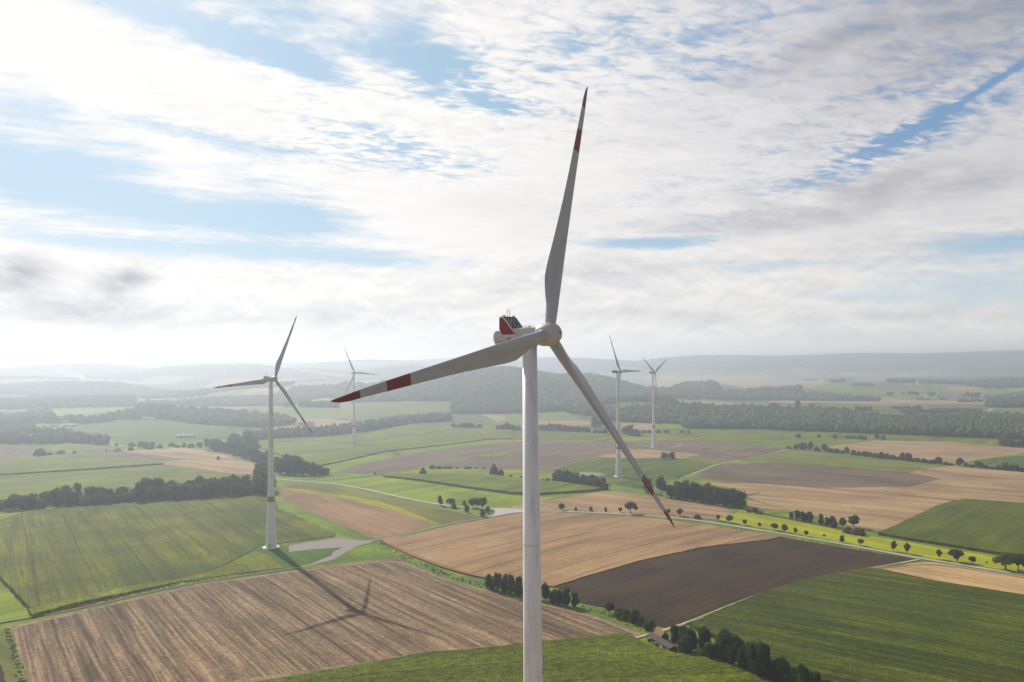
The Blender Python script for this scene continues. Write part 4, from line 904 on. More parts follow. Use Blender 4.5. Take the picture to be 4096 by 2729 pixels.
for i in range(8):
    t = i / 7; tree(T('A1', [(1815 + 240 * t, 832 + 4 * t)])[0], [42, 34, 46, 44, 46, 54, 24, 40][i], 'low', 'Tree number %d from the left in the far clump on the bright green field' % (i + 1), 'far clump on the bright green field', 2.2988, 44)
for i in range(4):
    tree(T('A1', [(2230 + 40 * i, 852)])[0], [46, 48, 66, 56][i], 'low', 'Tree number %d from the left in the small far clump left of the nearest tower' % (i + 1), 'small far clump left of the nearest tower', 2.2988, 50)
# hedge beside the stubble field and the wood round the barn
many('B1', [(2110, 728, 135, 'low', 'Leftmost tree of the dark hedge behind the nearest tower', 96), (2170, 745, 178, 'low', 'Second and tallest tree left of the nearest tower in the dark hedge', 86), (2235, 762, 165, 'low', 'Third tree of the dark hedge left of the nearest tower', 90), (2296, 775, 182, 'low', 'Fourth tree of the dark hedge, at the nearest tower', 90)], 'dark hedge behind the nearest tower', '')
many('B2', [(60, 795, 182, 'low', 'Fifth tree of the dark hedge, just behind the nearest tower', 90), (130, 810, 160, 'low', 'Sixth tree of the dark hedge, hidden behind the nearest tower', 90), (230, 825, 150, 'low', 'Seventh tree of the dark hedge behind the nearest tower', 90),
 (305, 835, 172, 'low', 'First tree of the dark hedge right of the nearest tower', 84), (370, 862, 122, 'low', 'Second tree of the dark hedge right of the nearest tower', 86), (425, 872, 124, 'low', 'Third tree of the dark hedge right of the nearest tower', 80), (488, 886, 162, 'low', 'Tall fourth tree of the dark hedge right of the nearest tower', 84), (565, 890, 145, 'low', 'Last tree of the dark hedge right of the nearest tower', 90),
 (878, 948, 98, 'round', 'Single round tree with a visible trunk beside the dark soil', 94), (955, 990, 92, 'low', 'First pale bushy tree after the single round one beside the dark soil', 90, L_pale), (1032, 1008, 104, 'low', 'Second tree after the single round one beside the dark soil', 84), (1105, 1036, 115, 'low', 'Third tree after the single round one beside the dark soil', 98), (1165, 1062, 94, 'low', 'Fourth tree after the single round one beside the dark soil', 76), (1235, 1098, 116, 'low', 'Last big tree of the soil-side hedge next to the track', 118)], 'hedge between stubble and dark soil', '')
many('B2', [(1470, 1200, 128, 'low', 'Tree left of centre directly behind the field barn', 110), (1535, 1212, 150, 'low', 'Tree directly behind the field barn, right one', 110), (1555, 1330, 165, 'low', 'Tree in front of the right end of the field barn', 150), (1615, 1290, 200, 'low', 'First tree right of the field barn', 120), (1735, 1285, 205, 'low', 'Tall tree second right of the field barn', 150),
 (1790, 1385, 190, 'low', 'Lower tree at the maize edge third right of the field barn', 150), (1900, 1400, 300, 'low', 'Very tall dark tree fourth right of the field barn', 190), (1990, 1425, 290, 'low', 'Very tall dark tree fifth right of the field barn', 170), (2090, 1480, 250, 'low', 'Slender tree sixth right of the field barn', 130), (2190, 1520, 290, 'low', 'Big brownish tree seventh right of the field barn', 180, L_dark), (2270, 1560, 350, 'low', 'Large dark tree eighth right of the field barn', 190)], 'wood beside the field barn', '')
many('B3', [(50, 1580, 240, 'low', 'Ninth dark tree of the barn wood, near the lower edge', 150), (150, 1600, 270, 'low', 'Tenth dark tree of the barn wood, near the lower edge', 150), (240, 1650, 220, 'low', 'Eleventh tree of the barn wood, at the lower edge', 150), (330, 1690, 270, 'low', 'Twelfth tree of the barn wood, at the lower edge', 160), (430, 1730, 250, 'low', 'Thirteenth tree of the barn wood, at the lower edge', 150), (520, 1780, 230, 'low', 'Last tree of the barn wood, at the lower edge', 130)], 'wood beside the field barn', '')
# long dark belt behind the left maize field
belt = [(-40, 1598), (110, 1585), (250, 1575), (380, 1568), (520, 1560), (660, 1555), (1060, 1532), (1180, 1525), (1290, 1520), (1400, 1512), (1500, 1505), (1600, 1500), (1700, 1495), (1800, 1490), (1900, 1482), (2000, 1476), (2100, 1470), (2200, 1464), (2290, 1458), (2370, 1452), (2430, 1445), (780, 1550), (900, 1545)]
for i, (x, y) in enumerate(belt):
    h = 150 + 30 * math.sin(i * 1.7) + random.uniform(-16, 16) + (20 if x > 1300 else 0)
    if x < 250: h -= 50
    for r_ in (0, 1):
        tree(T('A0', [(x + 55 * r_, y - 34 * r_)])[0], h * random.uniform(.78, 1.12) * (1.0 if r_ else .92), 'low', 'Tree in the %s row of the long dark belt behind the left maize field' % ('back' if r_ else 'front'), '%s row of the long dark belt' % ('back' if r_ else 'front'), 2.2988, random.uniform(95, 165))
# wood beside the second tower
wd = [(170, 1235, 120), (230, 1255, 150), (300, 1262, 170), (370, 1265, 165), (440, 1268, 130), (510, 1268, 120), (575, 1266, 95), (630, 1262, 60), (200, 1200, 120), (270, 1200, 130), (340, 1205, 120), (410, 1215, 110), (0, 1130, 100), (60, 1170, 110), (40, 1250, 120), (10, 1330, 130), (60, 1340, 150), (100, 1300, 140), (40, 1410, 150), (95, 1420, 160)]
for i, (x, y, h) in enumerate(wd):
    tree(T('A1', [(x, y)])[0], h, 'low', 'Dark tree in the dense wood beside the tower of the left turbine', 'dense wood beside the left turbine', 2.2988, random.uniform(80, 130))
wd = [(1985, 1045, 120), (1960, 1000, 60), (2050, 1050, 100), (2110, 1065, 110), (2170, 1085, 110), (2230, 1105, 120), (2290, 1120, 120), (2340, 1140, 120), (2120, 1010, 110), (2200, 1010, 120), (2280, 1020, 130), (2340, 1040, 120), (2160, 960, 90), (2260, 940, 90), (2330, 960, 90)]
for i, (x, y, h) in enumerate(wd):
    tree(T('A0', [(x, y)])[0], h, 'low', 'Rounded tree in the loose wood left of the left turbine', 'loose wood left of the left turbine', 2.2988, 100)
print('TREES', NT[0])

# ------------------------------------------------------------------ forests seen as one mass
def inside(px, py, pg):
    r = np.zeros(px.shape, bool); n = len(pg)
    for i in range(n):
        x0, y0 = pg[i]; x1, y1 = pg[(i + 1) % n]
        c_ = (y0 > py) != (y1 > py)
        with np.errstate(divide='ignore', invalid='ignore'):
            r ^= c_ & (px < (x1 - x0) * (py - y0) / (y1 - y0 + 1e-12) + x0)
    return r
def forest(name, label, pgs=None, ylo=1400, yhi=7000, keep=1.0, hmul=1.0, func=None, xlim=None, mat_=None, spmul=1.0, patchy=None):
    Vs, Fs, k = [], [], 0
    y0 = ylo
    while y0 < yhi:
        y1 = min(y0 * 1.12, yhi); sp = max(9.0, y0 / 260) * spmul
        wx = xlim or (y0 * 0.72 + 250)
        nxp, nyp = int(2 * wx / sp), max(1, int((y1 - y0) / sp))
        X0, Y0 = np.meshgrid(np.linspace(-wx, wx, nxp), y0 + (np.arange(nyp) + .5) * (y1 - y0) / nyp)
        px, py = X0.ravel() + rng.uniform(-.45, .45, X0.size) * sp, Y0.ravel() + rng.uniform(-.45, .45, X0.size) * sp
        z = H(px, py)
        if func is not None: ok = func(px, py, z)
        else:
            d = np.stack([px, py, z - CAMZ], 1); dep = d @ Fv
            u = CX + FS * (d @ Rv) / dep; v = CY - FS * (d @ Uv) / dep
            ok = np.zeros(px.shape, bool)
            for pg in pgs: ok |= inside(u, v, pg)
        if keep < 1: ok &= rng.random(px.size) < keep
        if patchy is not None:
            q = np.sin(px / 210 + 2.2 * np.sin(py / 330)) + np.sin(py / 150 + 1.7 * np.sin(px / 260 + 1)) + .5 * np.sin(px / 75 + py / 90)
            ok &= q > patchy
        px, py, z = px[ok], py[ok], z[ok]
        if len(px):
            v, f = (ICO2 if y0 < 2900 else ICO1)
            n = len(px)
            R1 = sp * rng.uniform(.42, 1.0, n); hh = np.maximum(rng.uniform(9, 21, n) * hmul, sp * .7)
            jit = 1 + rng.uniform(-.24, .24, (n, len(v), 1))
            P_ = v[None] * jit
            P_ = P_ * np.stack([R1, R1, hh * .50], 1)[:, None, :] + np.stack([px, py, z + hh * .52], 1)[:, None, :]
            Vs.append(P_.reshape(-1, 3)); Fs.append((f[None] + (np.arange(n) * len(v))[:, None, None] + k).reshape(-1, 3)); k += n * len(v)
        y0 = y1
    if not Vs: print('EMPTY', name, label); return
    me = npmesh(name, np.concatenate(Vs), np.concatenate(Fs), 3)
    o = link(name, me, mat_ or m_far); tag(o, label, 'forest', kind='stuff')
    print(name, label[:30], len(me.polygons)); return o
m_far, b = mat('forest_canopy')
g_ = X.nt.nodes.new('ShaderNodeNewGeometry')
x, y, z = sep(pos())
nn = noise(comb(x / 38, y / 38, z / 30), 1.0, 4, .65); nb = noise(comb(x / 260, y / 260, 2), 1.0, 3)
c = cmix(clamp01(X(g_.outputs['Random Per Island']) * .6 + nb * .4), (0.024, 0.042, 0.010), (0.090, 0.118, 0.026))
c = cscale(c, 0.7 + nn * 0.6); setc(b, c, .95)
forest('forest', 'dark forest belt across the right middle distance', [poly('A2', [(1560, 800), (1600, 836), (2354, 845)], 'A3', [(0, 850), (600, 872), (1000, 886), (1600, 912), (2100, 932), (2900, 962), (2900, 780), (2354, 765), (1900, 740), (1500, 765), (1050, 760), (800, 725), (600, 695), (300, 695), (0, 690)], 'A2', [(2200, 670), (1900, 670), (1640, 700)])], 1500, 3200)
forest('forest', 'forest on the slope behind the two right turbines', [poly('A2', [(740, 720), (880, 640), (1100, 600), (1450, 610), (1650, 650), (1900, 655), (1640, 720), (1560, 792), (1330, 792), (1000, 772), (850, 765)]), poly('A2', [(500, 690), (600, 660), (860, 650), (840, 740), (700, 720)])], 1700, 3600, patchy=-1.1)
forest('forest', 'hazy forest covering the big hill in the centre', [poly('A1', [(980, 470), (1400, 375), (1890, 312), (2354, 295)], 'A2', [(100, 300), (370, 360), (700, 360), (900, 390), (1190, 480), (1400, 490), (1540, 560), (1400, 592), (1000, 592), (880, 620), (700, 700), (500, 692), (440, 682), (250, 745), (0, 745)], 'A1', [(2200, 762), (1780, 762), (1820, 590), (1500, 585), (900, 600), (680, 560)])], 2400, 5000)
forest('forest', 'hazy forested hill left of the centre hill', [poly('A1', [(-300, 460), (0, 440), (600, 418), (980, 445), (960, 530), (700, 550), (480, 575), (300, 640), (660, 620), (880, 680), (700, 740), (300, 735), (0, 640), (-300, 640)])], 2600, 6000, patchy=-.9)
forest('forest', 'small rounded wooded hill right of the far turbine', [poly('A2', [(1430, 495), (1600, 430), (1860, 425), (1920, 468), (1860, 502), (1740, 562), (1640, 582), (1560, 560)])], 3000, 5200)
forest('forest', 'scattered wood on the slope right of the small wooded hill', [poly('A2', [(1750, 562), (2000, 505), (2354, 490)], 'A3', [(300, 470), (320, 522), (620, 542), (900, 582), (1060, 592), (0, 582)], 'A2', [(2100, 582), (1900, 572)])], 2300, 4800, keep=.85)
forest('forest', 'dark wood at the right above the village', [poly('A3', [(1840, 425), (2000, 395), (2354, 400), (2900, 400), (2900, 470), (2354, 462), (2080, 472), (1850, 452)]), poly('A3', [(2000, 640), (2120, 560), (2240, 545), (2354, 530), (2700, 540), (2700, 650), (2354, 645), (2150, 655)])], 2500, 6500)
forest('forest', 'thin line of trees and gardens along the far village', [poly('A3', [(1100, 390), (1500, 372), (2354, 370), (2900, 370), (2900, 402), (2354, 402), (1800, 432), (1400, 422), (1100, 418)]), poly('A3', [(530, 400), (640, 375), (780, 380), (790, 400), (600, 420)]), poly('A3', [(320, 392), (440, 388), (440, 400), (330, 402)]), poly('A3', [(760, 440), (980, 442), (980, 450), (760, 448)])], 3000, 8000, keep=.8)
forest('forest', 'hedge line in front of the far right village', [poly('A3', [(1200, 692), (1560, 680), (1960, 684), (1960, 692), (1560, 696), (1240, 704)]), poly('A3', [(1760, 590), (1960, 585), (1960, 594), (1760, 598)]), poly('A3', [(1950, 545), (2120, 565), (2100, 575), (1950, 560)])], 1800, 3600, hmul=.6, spmul=.8)
forest('forest', 'wooded ridge behind the white-roofed barn on the left', [poly('A0', [(560, 775), (860, 770), (1180, 708), (1300, 660), (1480, 650), (1700, 680), (2354, 725)], 'A1', [(0, 745), (200, 742), (370, 800), (0, 832)], 'A0', [(2354, 832), (1800, 802), (1500, 752), (1100, 757), (760, 800)])], 1900, 4000)
forest('forest', 'trees around the small village at the left edge', [poly('A0', [(-400, 830), (0, 845), (300, 820), (310, 900), (640, 890), (700, 940), (1020, 972), (1000, 992), (700, 975), (0, 985), (-400, 985)]), poly('A0', [(-300, 740), (120, 740), (250, 730), (480, 740), (560, 790), (300, 790), (-300, 790)])], 1500, 3600, keep=.62)
forest('forest', 'flat hazy wood behind the bright strip on the left', [poly('A0', [(-300, 590), (460, 562), (1220, 548), (1250, 637), (480, 652), (0, 665), (-300, 665)]), poly('A0', [(260, 700), (460, 680), (480, 690), (300, 720)])], 2500, 5200)
forest('forest', 'pale hazy woods on the far hills at the left', [poly('A0', [(-400, 440), (0, 450), (430, 420), (1100, 430), (1500, 500), (2354, 470), (2354, 690), (1700, 655), (1480, 645), (1300, 650), (1250, 600), (1200, 545), (460, 555), (0, 590), (-400, 590)])], 3000, 7000, patchy=-.35)
forest('forest', 'tree belt along the stream behind the second left turbine', [poly('A1', [(-60, 940), (0, 942), (700, 907), (1000, 872), (1440, 793), (1780, 770), (1780, 745), (1400, 758), (1150, 800), (1100, 815), (900, 838), (700, 872), (170, 905), (0, 925), (-60, 925)])], 1500, 4000)
forest('forest', 'forest covering the distant ridges', func=lambda x_, y_, z_: (y_ > 5200) & (z_ > 52 + 22 * np.sin(x_ / 900.0) + 14 * np.sin(x_ / 310.0 + y_ / 500.0)), ylo=5200, yhi=10400, spmul=1.25, patchy=-.8)

def scrub(label, lines, width, dens_, smin, smax, mt, name='undergrowth'):
    """low weeds and tussocks along field margins, one mass nobody could count"""
    Vs, Fs, k = [], [], 0
    v, f = ICO1
    for ln in lines:
        g2 = [ground(p)[:2] for p in ln]
        for a, c_ in zip(g2, g2[1:]):
            L = math.dist(a, c_); n = int(L * dens_)
            for i in range(n):
                tt = random.random(); s_ = random.uniform(smin, smax); wv = random.gauss(0, width * .4)
                nx_, ny_ = -(c_[1] - a[1]) / L, (c_[0] - a[0]) / L
                x_, y_ = a[0] + (c_[0] - a[0]) * tt + nx_ * wv, a[1] + (c_[1] - a[1]) * tt + ny_ * wv
                jt = np.array([[random.uniform(.6, 1.3)] for _ in range(len(v))])
                Vs.append(v * jt * np.array([s_ * 1.2, s_ * 1.2, s_ * .8]) + np.array([x_, y_, float(H(x_, y_)) + s_ * .25])); Fs.append(f + k); k += len(v)
    me = npmesh(name, np.concatenate(Vs), np.concatenate(Fs), 3)
    tag(link(name, me, mt), label, 'undergrowth', kind='stuff')
L_weed = leaf_mat('leaf_weed', (0.07, 0.10, 0.018), (0.16, 0.18, 0.03), .3)
scrub('weeds and tussocks along the grass strip beside the stubble field', [poly('B1', [(1110, 300), (1260, 400), (1420, 465), (1620, 560), (1850, 640), (2060, 690)]), poly('B1', [(1300, 450), (1520, 540), (1800, 640), (2250, 770)]), poly('B2', [(600, 870), (860, 960), (1020, 1030), (1180, 1100), (1300, 1110)])], 4, .55, .25, .75, L_weed)
scrub('bushy weeds along the edge of the right maize field', [poly('B2', [(1590, 1075), (1900, 950), (2304, 785)], 'B3', [(400, 670), (850, 575)])], 4, .9, .4, 1.1, L_weed)
scrub('weeds along the light strip beside the red stubble', [poly('B1', [(260, 40), (520, 110), (800, 215), (1000, 285)]), poly('B1', [(0, 325), (300, 328), (640, 265), (780, 262)])], 3, .4, .2, .6, L_weed)
scrub('tussocks along the left maize field and its dirt track', [poly('B1', [(230, 560), (0, 588)], 'B0', [(2304, 582), (1640, 678), (1050, 815), (600, 918), (300, 992)]), poly('B0', [(60, 1080), (120, 1300), (200, 1568)])], 1.6, 1.2, .25, .8, L_weed)
scrub('rough grass beside the country road', [poly('B2', [(260, 42), (700, 56), (1200, 82), (1700, 132), (2304, 238)], 'B3', [(700, 350), (1300, 462)]), poly('B2', [(300, 14), (1200, 50), (1800, 108)])], 1.6, .5, .2, .6, L_weed)

# ------------------------------------------------------------------ wind turbines
def band_mat(name, white, red, bands, coord='Object', axis=2, dirt=0.2):
    """white paint with red bands between given distances along the part"""
    m, b = mat(name)
    t = X.nt.nodes.new('ShaderNodeTexCoord'); o = X(t.outputs['Object']); cc = sep(o); a = cc[axis]
    f = None
    for lo, hi in bands:
        k = X.m('MULTIPLY', X.m('GREATER_THAN', a, lo), X.m('LESS_THAN', a, hi))
        f = k if f is None else f + k
    n = noise(comb(cc[0] * .8, cc[1] * .8, cc[2] * .12), 1.0, 5, .65)
    n2 = noise(comb(cc[0] * 6, cc[1] * 6, cc[2] * .5), 1.0, 3, .6)
    c = cmix(f, white, red) if f is not None else cmix(0.0, white, red)
    c = cscale(c, 1.0 - clamp01(sstep(n, .42, .72)) * dirt - sstep(n2, .55, .8) * dirt * .6)
    setc(b, c, .38); b.inputs['Specular IOR Level'].default_value = .45
    return m
WHITE = (0.80, 0.80, 0.87); RED = (0.20, 0.004, 0.012)
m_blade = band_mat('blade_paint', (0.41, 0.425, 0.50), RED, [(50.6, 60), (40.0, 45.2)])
m_tower = band_mat('tower_paint', WHITE, RED, [])
m_conc = plain('tower_concrete', (0.78, 0.76, 0.74), .8, .06, .3)
m_hull = plain('nacelle_paint', (0.52, 0.51, 0.54), .45, .07, .5)
m_hub = plain('spinner_paint', (0.47, 0.46, 0.50), .4, .06, .5)
m_redp = plain('red_panel', (0.25, 0.004, 0.015), .5, .05, .6)
m_dark = plain('radiator_black', (0.035, 0.038, 0.045), .6, .2, 2)
m_steel = plain('galvanised', (0.33, 0.35, 0.38), .5, .1, 1, .3)
m_blue = plain('navy_letter', (0.015, 0.03, 0.12), .5, .05, 1)
m_orange = plain('orange_stripe', (0.55, 0.26, 0.02), .5, .05, 1)
m_brown = plain('mast_brown', (0.10, 0.06, 0.05), .6, .1, 1)
m_tred = plain('tower_red', (0.46, 0.14, 0.11), .6, .05, .5)
m_lampw = plain('lamp_glass', (0.75, 0.75, 0.72), .2, .03, 1)

def blade_mesh():
    """blade along +z, leading edge towards +x, thickness along y"""
    st = np.array([1.2, 2.6, 4.0, 5.5, 7.2, 9.0, 11.0, 13.5, 16.5, 20, 24, 28, 32, 36, 40, 44, 47.5, 50.5, 52.8, 54.4, 55.4, 55.85, 56.0])
    ch = np.interp(st, [0, 3, 5.5, 8, 11, 14, 20, 28, 36, 44, 50, 53, 54.8, 55.6, 56], [2.15, 2.15, 2.55, 3.45, 4.1, 4.0, 3.35, 2.6, 2.05, 1.6, 1.22, 0.98, .66, .34, .06])
    th = np.interp(st, [0, 3, 5.5, 8, 11, 14, 20, 28, 40, 50, 56], [1.0, 1.0, .82, .52, .36, .31, .26, .23, .20, .18, .16])
    le = np.interp(st, [0, 5, 11, 28, 50, 56], [1.08, 1.12, 1.10, .75, .35, .04])
    tw = np.radians(np.interp(st, [0, 4, 9, 16, 28, 40, 56], [16, 16, 14, 9.5, 5, 2.5, 0.5]) + 3.0)
    rd = np.interp(st, [0, 3.5, 9], [0, 0, 1])         # 0 = circle, 1 = aerofoil
    N = 40; Vs = []
    for r, c_, t_, l_, w_, k in zip(st, ch, th, le, tw, rd):
        for i in range(N):
            a = 2 * math.pi * i / N
            s = 0.5 * (1 - math.cos(a))              # 0 at leading edge ... 1 at trailing edge
            sg = 1 if i <= N / 2 else -1
            yt = 5 * t_ * (0.2969 * math.sqrt(max(s, 0)) - .126 * s - .3516 * s * s + .2843 * s ** 3 - .1036 * s ** 4)
            ya = sg * yt * (1.0 if sg > 0 else .75) + .03 * math.sin(math.pi * s)
            yc = 0.5 * math.sin(a) * t_
            yv = (ya * k + yc * (1 - k)) * c_
            xv = l_ - s * c_
            pb = -1.6 * (r / 56.0) ** 2 * 0           # bend lives in the cone angle
            Vs.append((xv * math.cos(w_) + yv * math.sin(w_), -xv * math.sin(w_) + yv * math.cos(w_) + pb, r))
    F = []
    for j in range(len(st) - 1):
        for i in range(N):
            a = j * N + i; b_ = j * N + (i + 1) % N
            F.append((a, b_, b_ + N, a + N))
    F.append(tuple(range(N))[::-1]); F.append(tuple((len(st) - 1) * N + i for i in range(N)))
    me = bpy.data.meshes.new('blade'); me.from_pydata(Vs, [], F); me.materials.append(m_blade)
    bm = bmesh.new(); bm.from_mesh(me); bmesh.ops.recalc_face_normals(bm, faces=bm.faces); bm.to_mesh(me); bm.free()
    for p in me.polygons: p.use_smooth = True
    return me
BLADE = blade_mesh()
def lathe_mesh(name, prof, m, seg=48, smooth=True):
    bm = bmesh.new(); lathe(bm, prof, seg); me = bpy.data.meshes.new(name)
    bmesh.ops.recalc_face_normals(bm, faces=bm.faces); bm.to_mesh(me); bm.free(); me.materials.append(m)
    if smooth:
        for p in me.polygons: p.use_smooth = len(p.vertices) == 4
    return me
def bmm(name, bm, m, smooth=False):
    bmesh.ops.recalc_face_normals(bm, faces=bm.faces)
    me = bpy.data.meshes.new(name); bm.to_mesh(me); bm.free(); me.materials.append(m)
    if smooth:
        for p in me.polygons: p.use_smooth = True
    return me
def part(name, me, parent, mtx=None):
    o = bpy.data.objects.new(name, me); col.objects.link(o); o.parent = parent
    if mtx is not None: o.matrix_local = mtx
    return o
# spinner: body of revolution, local z = towards the nose
SPIN = lathe_mesh('spinner', [(1.55, -1.95), (1.95, -1.9), (2.12, -1.4), (2.2, -.6), (2.2, .2), (2.12, .9), (1.92, 1.55), (1.6, 2.05), (1.15, 2.42), (.65, 2.64), (.22, 2.72), (.02, 2.73)], m_hub, 56)
COLLAR = lathe_mesh('blade_collar', [(1.2, 1.3), (1.24, 1.35), (1.24, 2.0), (1.16, 2.12), (1.09, 2.13)], m_hub, 40)
NOSE = lathe_mesh('nose_plate', [(.20, 2.70), (.24, 2.74), (.22, 2.78), (.02, 2.79)], m_dark, 20)
def loft(name, secs, m, smooth=False):
    """secs = [(x, [(y, z), ...])] joined into a hull"""
    bm = bmesh.new(); R0 = None; first = None
    for xx, pts in secs:
        r = [bm.verts.new((xx, py, pz)) for py, pz in pts]
        if R0:
            n = len(r)
            for i in range(n): bm.faces.new((R0[i], R0[(i + 1) % n], r[(i + 1) % n], r[i]))
        else: first = r
        R0 = r
    bm.faces.new(first[::-1]); bm.faces.new(R0)
    return bmm(name, bm, m, smooth)
def rrect(hw, zb, zt, r=.45, n=4):
    o = []
    for cx_, cz_, a0 in ((hw - r, zt - r, 0), (-hw + r, zt - r, 90), (-hw + r, zb + r, 180), (hw - r, zb + r, 270)):
        for i in range(n + 1):
            a = R_(a0 + 90 * i / n); o.append((cx_ + r * math.cos(a), cz_ + r * math.sin(a)))
    return o
def prism(name, outline_, y0, y1, m):
    """flat plate in the x-z plane with thickness along y"""
    bm = bmesh.new(); a = [bm.verts.new((px, y0, pz)) for px, pz in outline_]; b_ = [bm.verts.new((px, y1, pz)) for px, pz in outline_]
    n = len(a); bm.faces.new(a); bm.faces.new(b_[::-1])
    for i in range(n): bm.faces.new((a[i], b_[i], b_[(i + 1) % n], a[(i + 1) % n]))
    return bmm(name, bm, m)

def rotor(t, head, hubz, tilt, th0, cone):
    """head: empty at hub centre with +x towards the nose"""
    ax = Vector((math.cos(tilt), 0, math.sin(tilt)))
    e1 = Vector((0, 1, 0)); e2 = ax.cross(e1); e2 = e2 if e2.z > 0 else -e2
    S = Matrix.Identity(4)
    for i in range(3):
        S[i][2] = ax[i]; S[i][0] = -e2[i]; S[i][1] = e1[i]
    sp = part('spinner', SPIN, t, head @ S); part('nose_plate', NOSE, sp)
    for k in range(3):
        a = th0 + k * 2 * math.pi / 3
        bdir = e1 * math.sin(a) + e2 * math.cos(a)
        lead = e1 * math.cos(a) - e2 * math.sin(a)
        Z = (bdir * math.cos(cone) + ax * math.sin(cone)).normalized()
        Xa = lead.normalized(); Y = Z.cross(Xa)      # +y of the blade section points downwind or upwind
        B = Matrix.Identity(4)
        for i in range(3):
            B[i][0] = Xa[i]; B[i][1] = Y[i]; B[i][2] = Z[i]
        if Y.dot(ax) > 0: pass
        bl = part('blade', BLADE, t, head @ B)
        C_ = Matrix.Identity(4)
        Zc = bdir; Yc = Zc.cross(Xa)
        for i in range(3):
            C_[i][0] = Xa[i]; C_[i][1] = Yc[i]; C_[i][2] = Zc[i]
        part('blade_collar', COLLAR, bl, B.inverted() @ C_)
def head_matrix(hub, base, psi):
    f = Vector((math.sin(psi), -math.cos(psi), 0)); l = Vector((0, 0, 1)).cross(f)
    Hm = Matrix.Identity(4)
    for i in range(3):
        Hm[i][0] = f[i]; Hm[i][1] = l[i]; Hm[i][3] = hub[i] - base[i]
    return Hm, f
OVER = 4.45
def tower_parts(t, top, prof, base_r, concrete):
    """prof = [(height, radius)] up to the nacelle"""
    zb = [h for h in prof]
    part('tower', lathe_mesh('tower', [(r, h) for h, r in prof], m_tower, 64), t)
    cz = 36.0
    r1 = np.interp([cz, cz + 4.0], [h for h, r in prof], [r for h, r in prof]) + .03
    bm = bmesh.new(); lathe(bm, [(r1[0], cz), (r1[1], cz + 4.0)], 64, cap=False)
    part('red_band', bmm('red_band', bm, m_tred, True), t)
    part('foundation_ring', lathe_mesh('foundation_ring', [(base_r, -1.2), (base_r, .35), (base_r - .5, .7), (base_r - 1.6, .75)], m_conc, 48, False), t)
    rr = np.interp(1.5, [h for h, r in prof], [r for h, r in prof])
    bm = bmesh.new(); box(bm, (.15, -rr + .05, 2.2), (1.3, .35, 2.6))
    d_ = part('door', bmm('door', bm, m_steel), t)
    bm = bmesh.new(); box(bm, (.6, -rr - .18, 2.1), (.08, .1, .3)); part('handle', bmm('handle', bm, m_dark), d_)
    for z_ in (.37, .72):
        rz_ = np.interp(top * z_, [h for h, r in prof], [r for h, r in prof])
        bm = bmesh.new(); lathe(bm, [(rz_ + .012, top * z_ - .07), (rz_ + .012, top * z_ + .07)], 64, cap=False)
        part('flange_seam', bmm('flange_seam', bm, m_hull, True), t)

# --- nearest turbine -------------------------------------------------------
hub = Vector((6.9, 150.9, 156.6)); psi = R_(51.66)
f_ = Vector((math.sin(psi), -math.cos(psi), 0))
bx, by = hub.x - f_.x * OVER, hub.y - f_.y * OVER
base = Vector((bx, by, float(H(bx, by))))
t = empty('wind_turbine', base, 'Nearest and largest white wind turbine with a red fin and black radiator on its nacelle', 'wind turbine')
Hm, f_ = head_matrix(hub, base, psi)
top = hub.z - 1.75 - base.z
tower_parts(t, top, [(0, 3.9), (6, 3.55), (14, 3.1), (24, 2.7), (36, 2.35), (52, 2.05), (top - 66, 1.88), (top, 1.40)], 5.6, True)
rotor(t, Hm, 0, R_(5.61), R_(19.09), R_(3.07))
def hp(name, me, parent=None, mtx=None):
    return part(name, me, parent or t, Hm if parent is None else None)
secs = [(-12.55, rrect(1.25, -1.15, .45, .5)), (-12.2, rrect(1.45, -1.6, .85, .5)), (-11.7, rrect(1.65, -1.85, 1.08, .4)), (-9.6, rrect(1.72, -1.95, 1.15, .35)), (-7, rrect(1.75, -1.95, 1.30, .35)), (-3.4, rrect(1.72, -1.95, 1.42, .35)), (-2.3, rrect(1.55, -1.85, 1.38, .5)), (-1.75, rrect(1.4, -1.6, 1.25, .7))]
hull = hp('nacelle', loft('nacelle', secs, m_hull))
# panel seams on the near flank
bm = bmesh.new()
for xx in (-11.4, -9.3, -5.4, -3.3):
    box(bm, (xx, -1.755, -.35), (.035, .02, 2.3)); box(bm, (xx, 1.755, -.35), (.035, .02, 2.3))
box(bm, (-10.6, -1.745, .62), (2.0, .02, .03)); box(bm, (-7, -1.765, -1.35), (9, .02, .03))
part('panel_seam', bmm('panel_seam', bm, m_steel), hull)
for sgn in (-1, 1):
    y0, y1 = (-2.02, -1.86) if sgn < 0 else (1.86, 2.02)
    # grey-white carrier plate with a red face set proud of it
    fin = hp('cooler_fin', prism('cooler_fin', [(-10.35, 3.35), (-10.22, 3.62), (-9.95, 3.75), (-9.45, 3.75), (-9.25, 3.62), (-6.1, -.05), (-5.85, -.45), (-6.3, -.50), (-9.35, -.5), (-9.7, -.2), (-9.75, .1), (-10.35, 1.25)], y0, y1, m_hull if sgn < 0 else m_steel))
    yy = y0 - .02 if sgn < 0 else y1
    part('red_face', prism('red_face', [(-10.33, 3.38), (-9.42, 3.38), (-6.45, .12), (-9.55, .12), (-10.33, 1.25)], yy, yy + .02, m_redp), fin)
    bm = bmesh.new()
    for i in range(8):
        a0 = i / 7; box(bm, (-9.0 + a0 * 2.6, sgn * 1.82, -.32), (.5, .22, .35))
    part('fin_root', bmm('fin_root', bm, m_hull), fin)
rad = loft('radiator', [(-9.95, rrect(1.80, 1.25, 3.55, .12)), (-9.35, rrect(1.80, 1.25, 3.55, .12))], m_dark)
rd = hp('radiator', rad)
bm = bmesh.new()
for i in range(7): box(bm, (-9.31, -1.5 + i * .5, 2.35), (.06, .07 if i % 2 else .11, 2.2))
part('slat', bmm('slat', bm, m_lampw), rd)
